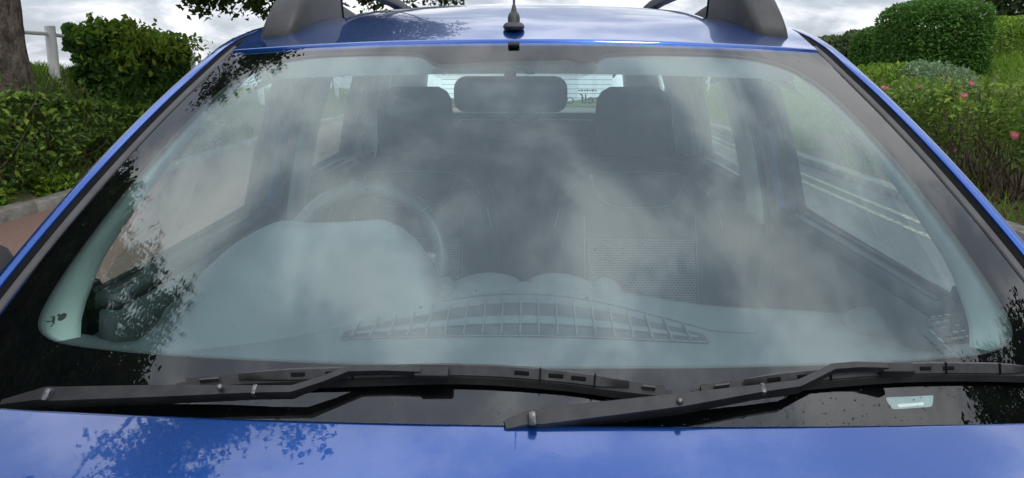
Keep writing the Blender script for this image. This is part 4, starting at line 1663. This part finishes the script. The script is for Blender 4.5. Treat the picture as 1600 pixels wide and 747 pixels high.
# ---- low hedge along the left kerb
hl = empty("hedge", (-5.4, 7, .1))
tag(hl, "loose low green hedge with bare twigs above the left kerb", "hedge")
n = 30000
y = rng.uniform(4.2, 11.5, n)
top = np.interp(y, [4, 6.6, 8.7, 10.2, 11.5], [1.30, 1.22, .95, .62, .35])
f = rng.uniform(0, 1, n)
depth = rng.uniform(0, 1, n) ** 1.6
zq = .14 + (top - .14) * np.where(rng.uniform(0, 1, n) < .22, 1 - .08 * f, f)
bulge = .30 * np.sin(np.clip((zq - .1) / (top - .1), 0, 1) * 2.6)
x = -5.30 + bulge - depth * .85
P = np.stack([x, y, zq], 1)
P[:, 0] += .16 * nz3(P, 2.3, 5)
P[:, 2] += .10 * nz3(P, 2.0, 9)
keep = nz3(P, 3.1, 21) > -.28
P = P[keep]
leaf_cloud("foliage", P, .062, M_leafhedge, hl, .55, .3, 0, np.tile([.6, -.3, .3], (len(P), 1)))
segs = []
for i in range(150):
    yy = random.uniform(4.2, 11)
    tp = interp(yy, [4, 6.6, 8.7, 10.2, 11.5], [1.30, 1.22, .95, .62, .35])
    a = (-5.45 + random.uniform(-.2, .2), yy, .08)
    b = (-5.35 + random.uniform(-.3, .42), yy + random.uniform(-.5, .5), random.uniform(.3, .95) * tp)
    segs.append((wiggle_path(a, b, 5, .06), [.008, .007, .006, .004, .002]))
branches("stems", segs, M_twig, hl, 5)

stray_shoots("stray_sprigs", [(random.uniform(-5.6, -5.1), yy, interp(yy, [4, 6.6, 8.7, 10.2, 11.5], [1.30, 1.22, .95, .62, .35]) - .06) for yy in [random.uniform(4.4, 11) for _ in range(90)]], M_leafhedge, hl)
m = rng.uniform(0, 1, len(P)) < .10
Q = P[m] + np.array([.07, -.04, .03])
leaf_cloud("new_shoots", Q, .075, M_leaffresh, hl, .5, .4, 0, np.tile([.6, -.4, .3], (len(Q), 1)))

# ---- tall dark broad-leaved bush growing through the railing
bl = empty("bush", (-5.7, 9.9, .9))
tag(bl, "dark broad-leaved square bush growing through the white railing", "bush")
n = 15000
y = rng.uniform(8.72, 11.0, n)
top = np.interp(y, [8.7, 9.0, 9.4, 10, 10.6, 11.35], [1.72, 1.92, 1.80, 1.78, 1.76, 1.70])
bot = np.interp(y, [8.7, 11.4], [.85, .45])
f = rng.uniform(0, 1, n)
f = np.where(rng.uniform(0, 1, n) < .25, 1 - .12 * f, f)
P = np.stack([-5.42 - rng.uniform(0, 1, n) ** 1.4 * .60, y, bot + (top - bot) * f], 1)
P += np.stack([.14 * nz3(P, 2.6, 2), .12 * nz3(P, 2.6, 31), .12 * nz3(P, 3.0, 7)], 1)
P = P[nz3(P, 2.4, 44) > -.33]
leaf_cloud("foliage", P, .115, M_leafdark, bl, .68, .35, .5, np.tile([.7, -.5, .2], (len(P), 1)), simple=False)
n = 2200
yy = rng.uniform(8.65, 10.95, n)
yy = np.where(rng.uniform(0, 1, n) < .4, rng.uniform(8.65, 9.3, n), yy)
tz = np.interp(yy, [8.7, 9.0, 9.4, 10, 10.6, 11.35], [1.74, 1.94, 1.82, 1.80, 1.78, 1.72])
P = np.stack([-5.45 + rng.normal(scale=.20, size=n), yy, tz - np.abs(rng.normal(scale=.22, size=n)) + .10], 1)
leaf_cloud("new_shoots", P, .075, M_leaffresh, bl, .6, .5, -.6, simple=False)
stray_shoots("stray_sprigs", [(random.uniform(-5.8, -5.3), yy, interp(yy, [8.7, 9.0, 9.4, 10, 10.6, 11.35], [1.72, 1.92, 1.80, 1.78, 1.76, 1.70]) - .03) for yy in [random.uniform(8.65, 9.4) for _ in range(16)] + [random.uniform(8.7, 10.9) for _ in range(22)]], M_leaffresh, bl, (.08, .26), .085, .4, .65)
segs = []
for i in range(40):
    yy = random.uniform(8.8, 10.9)
    segs.append((wiggle_path((-5.7 + random.uniform(-.2, .2), yy, .5), (-5.65 + random.uniform(-.3, .3), yy + random.uniform(-.3, .3), random.uniform(1.4, 1.95)), 5, .06), [.012, .01, .008, .005, .002]))
branches("stems", segs, M_twig, bl, 5)

# ---- white railing
fence = empty("white_railing", (-5.85, 8.5, 1.0))
tag(fence, "white painted post-and-rail fence along the top of the left bank", "railing")
fy = [5.5, 8.5, 11.5, 14.5, 17.5, 20.5, 23.5]
ftop = [1.95, 1.92, 1.62, 1.36, 1.25, 1.15, 1.0]
fx = [-6.1, -5.95, -5.68, -5.72, -5.75, -5.8, -5.85]
for x, yv, zt in zip(fx, fy, ftop):
    rings = []
    for zq, r_ in ((zt - 1.1, .062), (zt - .012, .060), (zt, .052)):
        rings.append([(x + r_ * math.cos(2 * math.pi * k / 20), yv + r_ * math.sin(2 * math.pi * k / 20), zq) for k in range(20)])
    loft("post", rings, M_whitep, fence, sharp=40)
for i in range(len(fy) - 1):
    tube("rail", [(fx[i], fy[i], ftop[i] - .10), (fx[i + 1], fy[i + 1], ftop[i + 1] - .10)], .024, M_whitep, fence, 12)
fence2 = empty("white_railing", (6.8, 24, .3))
tag(fence2, "distant white railing seen through the passenger side rear window", "railing")
for i in range(6):
    yv = 20 + 3 * i
    x = 6.4 + .16 * i
    zt = ground_z(x, yv) + .85
    rings = [[(x + r_ * math.cos(2 * math.pi * k / 14), yv + r_ * math.sin(2 * math.pi * k / 14), zq) for k in range(14)] for zq, r_ in ((zt - .95, .055), (zt, .05))]
    loft("post", rings, M_whitep, fence2)
    if i < 5:
        x2 = 6.4 + .16 * (i + 1)
        tube("rail", [(x, yv, zt - .06), (x2, yv + 3, ground_z(x2, yv + 3) + .79)], .045, M_whitep, fence2, 10)


# ---- grass
def grass(name, label, pts, h, mat, wdt=.006, lean=.45, group=None):
    n = len(pts)
    P = np.asarray(pts)
    hh = h * rng.uniform(.5, 1.25, n)[:, None]
    d = rng.normal(size=(n, 3)) * lean
    d[:, 2] = 1
    d /= np.linalg.norm(d, axis=1, keepdims=True)
    side = np.stack([rng.normal(size=n), rng.normal(size=n), np.zeros(n)], 1)
    side /= np.linalg.norm(side, axis=1, keepdims=True)
    bend = np.stack([d[:, 0], d[:, 1], -.35 * np.ones(n)], 1) * lean
    a, b = P - side * wdt, P + side * wdt
    m = P + d * hh * .55
    tp = P + d * hh + bend * hh * .5
    V = np.stack([a, b, m + side * wdt * .8, m - side * wdt * .8, tp], 1).reshape(-1, 3)
    k = np.arange(n)[:, None] * 5
    F = np.concatenate([k + [[0, 1, 2]], k + [[0, 2, 3]], k + [[3, 2, 4]]], 0)
    o = fast_mesh(name, V, F, mat)
    return tag(o, label, "grass", group, "stuff")


def scatter(n, x0, x1, y0, y1, seed=0, thr=-1):
    x, y = rng.uniform(x0, x1, n), rng.uniform(y0, y1, n)
    P = np.array([(a, b, ground_z(a, b)) for a, b in zip(x, y)])
    if thr > -1:
        P = P[nz3(P, 1.1, seed) > thr]
    return P


g1 = np.concatenate([scatter(16000, -7.6, -5.25, 5.5, 13), scatter(14000, -7.2, -5.05, 11, 26), scatter(3000, -5.4, -5.05, 3, 12, 4, 0)])
grass("grass", "long green grass covering the left bank", g1, .15, M_grass, .005)
g2 = np.concatenate([scatter(26000, 5.6, 10.0, 7, 16), scatter(9000, 4.4, 8, 12, 28), scatter(3500, 4.25, 5.4, 4, 14, 2, -.1), scatter(8000, 9, 14, 9, 20)])
grass("grass", "long bright green grass on the right bank", g2, .30, M_grass, .006)
tall = scatter(260, -5.55, -5.2, 8.3, 9.3)
grass("grass", "tuft of tall grass between the left hedge and bush", tall, .62, M_grass, .007, .30)
wd = scatter(900, -5.25, -5.04, 5.6, 7.4, 3, -.1)
leaf_cloud("weeds", np.concatenate([wd + np.array([0, 0, z]) for z in (.05, .12, .2)]), .075, M_leaffresh, None, .45, .8)
tag(bpy.data.objects[[o.name for o in COL.objects if o.name.startswith("weeds")][-1]], "light green weeds sprouting over the left kerb", "weeds", None, "stuff")

# ---- rose hedge on the right
rh = empty("rose_hedge", (4.9, 7.2, .1))
tag(rh, "rose hedge with pink flowers and bare stems along the right kerb", "hedge")
n = 27000
y = rng.uniform(4.0, 10.4, n)
top = np.interp(y, [4, 6.5, 7.8, 9.3, 10.4], [1.30, 1.26, 1.22, 1.10, 1.0])
f = rng.uniform(0, 1, n) ** .62
zq = .22 + (top - .22) * f
x = 4.62 + rng.uniform(0, 1, n) ** 1.3 * .95 - .22 * np.sin(np.clip(f, 0, 1) * 2.4)
P = np.stack([x, y, zq], 1)
P += np.stack([.18 * nz3(P, 2.1, 12), .1 * nz3(P, 2.1, 15), .13 * nz3(P, 2.4, 17)], 1)
dens = nz3(P, 2.0, 50)
keep = dens > (-.20 + 1.05 * np.clip(.66 - f, 0, 1))
P = P[keep]
leaf_cloud("foliage", P, .050, M_leafrose, rh, .58, .5, 0, np.tile([-.5, -.3, .5], (len(P), 1)))
stray_shoots("stray_sprigs", [(random.uniform(4.5, 5.4), yy, interp(yy, [4, 6.5, 7.8, 9.3, 10.4], [1.30, 1.26, 1.22, 1.10, 1.0]) - .10) for yy in [random.uniform(4.2, 10.2) for _ in range(130)]], M_leafrose, rh, (.10, .30), .05, .5)
m = (rng.uniform(0, 1, len(P)) < .16) & (P[:, 2] > .75)
Q = P[m] + np.array([-.06, -.04, .05])
leaf_cloud("new_shoots", Q, .06, M_leaffresh, rh, .5, .4, 0, np.tile([-.4, -.4, .5], (len(Q), 1)))
segs = []
for i in range(330):
    yy = random.uniform(4.1, 10.3)
    a = (4.85 + random.uniform(-.22, .35), yy, .06)
    b = (4.8 + random.uniform(-.42, .5), yy + random.uniform(-.55, .55), random.uniform(.55, 1.25))
    segs.append((wiggle_path(a, b, 5, .05), [.010, .009, .007, .005, .002]))
branches("stems", segs, M_twig, rh, 5)
for (rx, ry2, rz) in ((4.62, 9.0, 1.13), (4.60, 8.2, 1.17), (4.50, 7.2, 1.13), (4.22, 6.0, .85), (4.75, 7.5, 1.24), (4.88, 9.6, 1.12), (4.45, 5.2, 1.1)):
    V, Fc = [], []
    ax = Vector((-.45, -.75, .55)).normalized()
    s0 = ax.cross(Vector((0, 0, 1))).normalized()
    s1 = s0.cross(ax)
    for q in range(26):
        an, lat = q * 2.399, .12 + .0335 * q
        o_ = (ax * math.cos(lat * 1.5) + (s0 * math.cos(an) + s1 * math.sin(an)) * math.sin(lat * 1.5)).normalized()
        t_ = o_.cross(ax).normalized()
        f_ = t_.cross(o_)
        c = Vector((rx, ry2, rz)) + o_ * (.014 + .0006 * q)
        w_ = .009 + .0004 * q
        k = len(V)
        V += [c - t_ * w_ * .5 - f_ * w_, c + t_ * w_ * .5 - f_ * w_, c + t_ * w_ + f_ * w_ * .3 + o_ * .004, c + f_ * w_ * 1.2 + o_ * .008, c - t_ * w_ + f_ * w_ * .3 + o_ * .004]
        Fc.append((k, k + 1, k + 2, k + 3, k + 4))
    mesh("rose_flower", V, Fc, M_petal, rh, False)

# ---- shrubs behind the rose hedge
def shrub(name, label, c, r_, n, size, mat, power=2.6, lump=.14, cat="shrub", asp=.5, group=None, stems=18, lo=.55, up=.4, simple=True):
    e = empty(name, (c[0], c[1], ground_z(c[0], c[1])))
    tag(e, label, cat, group)
    P, out = shell_points(n, c, r_, power, lo, 1.03, ground_z(c[0], c[1]), lump, 1.9 / max(.5, min(r_)), random.random() * 50)
    leaf_cloud("foliage", P, size, mat, e, asp, up, 0, out, simple=simple)
    segs = []
    gz = ground_z(c[0], c[1]) - .05
    for i in range(stems):
        a = (c[0] + random.uniform(-.3, .3) * r_[0], c[1] + random.uniform(-.3, .3) * r_[1], gz)
        b = (c[0] + random.uniform(-.8, .8) * r_[0], c[1] + random.uniform(-.8, .8) * r_[1], c[2] + random.uniform(.1, .8) * r_[2])
        segs.append((wiggle_path(a, b, 5, .05 * r_[2]), [.014, .012, .009, .006, .002]))
    branches("stems", segs, M_twig, e, 5)
    return e


shrub("shrub", "silvery grey-green shrub behind the rose hedge", (5.80, 10.1, .95), (.46, .75, .52), 8000, .062, M_leafsilver, 2.6, .2, asp=.36)
shrub("shrub", "yellow-green leafy shrub between rose hedge and small clipped bush", (5.35, 10.7, .93), (.55, .8, .50), 8500, .055, M_leaffresh, 2.6, .2)
shrub("shrub", "reddish-tipped rose shrub below the silvery shrub", (5.30, 9.6, .74), (.45, .6, .52), 7000, .050, M_leafrose, 2.4, .2)
shrub("clipped_hedge", "large rounded clipped hedge standing on the right bank", (7.52, 13.2, 1.58), (.78, .80, .98), 52000, .058, M_leafclip, 6.0, .05, "hedge", .55, None, 30, .60)
shrub("clipped_hedge", "small clipped bush at the left end of the large rounded hedge", (7.95, 16.2, 1.50), (.44, .6, .74), 20000, .058, M_leafclip, 3.2, .05, "hedge", .55, None, 12, .60)
shrub("clipped_hedge", "bright yellow-green low hedge at the top of the right bank", (10.4, 15.0, 1.85), (1.5, .9, .55), 16000, .06, M_leaffresh, 3.2, .08, "hedge", .55, None, 14, .8)
# sapling showing through the driver's rear window
sp_ = empty("young_tree", (-5.6, 19.4, .5))
tag(sp_, "slender young tree against the sky behind the driver's rear door window", "tree")
tube("trunk", [(-5.6, 19.4, .2), (-5.58, 19.4, 1.0), (-5.5, 19.4, 1.9)], [.03, .024, .012], M_bark, sp_)
P = np.concatenate([np.array([-5.5 + math.cos(a) * .3, 19.4 + math.sin(a) * .3, 1.35 + .25 * i]) + rng.normal(scale=.13, size=(40, 3)) for i in range(4) for a in (0.3 + i, 2.4 + i, 4.5 + i)])
leaf_cloud("crown", P, .10, M_leaftree, sp_, .6, .3)

# ---- distant woodland on the right, tall trees behind the big hedge
def far_tree(label, x, y_, h, w_, n, size, mat, group):
    g = ground_z(x, y_)
    e = empty("distant_tree", (x, y_, g))
    tag(e, label, "tree", group)
    tube("trunk", [(x, y_, g - .3), (x, y_, g + h * .6)], [.16 * h / 6, .07 * h / 6], M_bark, e)
    P, out = shell_points(n, (x, y_, g + h * .58), (w_, w_, h * .45), 2.3, .45, 1.05, g + .2, .35, 1.2 / w_ * 1.4, random.random() * 90)
    leaf_cloud("crown", P, size, mat, e, .7, .3, 0, out * .5)


far_tree("dark tree behind the large clipped hedge at top right", 18.4, 25, 5.2, 2.6, 9000, .22, M_leaffar, "trees on the right skyline")
far_tree("olive tree at the right edge beyond the yellow-green hedge", 19.6, 23, 3.6, 2.2, 8000, .20, M_leaffar, "trees on the right skyline")
far_tree("dark tree furthest right on the skyline", 24.5, 28, 7.5, 3.4, 9000, .26, M_leaffar, "trees on the right skyline")
for i, (x, y_) in enumerate(((19.5, 44), (21.8, 46), (24.0, 45), (17.2, 46.5))):
    far_tree(["rounded distant tree nearest the small clipped bush", "distant tree second from the small clipped bush", "distant tree partly behind the small clipped bush", "distant tree just above the car's right pillar"][i], x, y_, [2.6, 2.9, 3.2, 2.0][i], 1.9, 5000, .26, M_leaffar, "distant trees along the skyline")
P = []
for i in range(46):
    a = rng.uniform(0, 1)
    x, y_ = 36 + 90 * a, 120 + rng.uniform(-14, 30)
    q, _ = shell_points(500, (x, y_, ground_z(x, y_) + 1.6), (4.5, 4.5, 3.0), 2.2, .5, 1.05, None, .3, .3, i)
    P.append(q)
fo = leaf_cloud("distant_wood", np.concatenate(P), .85, M_leaffar, None, .7, .3)
tag(fo, "dark woodland massed on the far hillside behind the car", "woodland", None, "stuff")
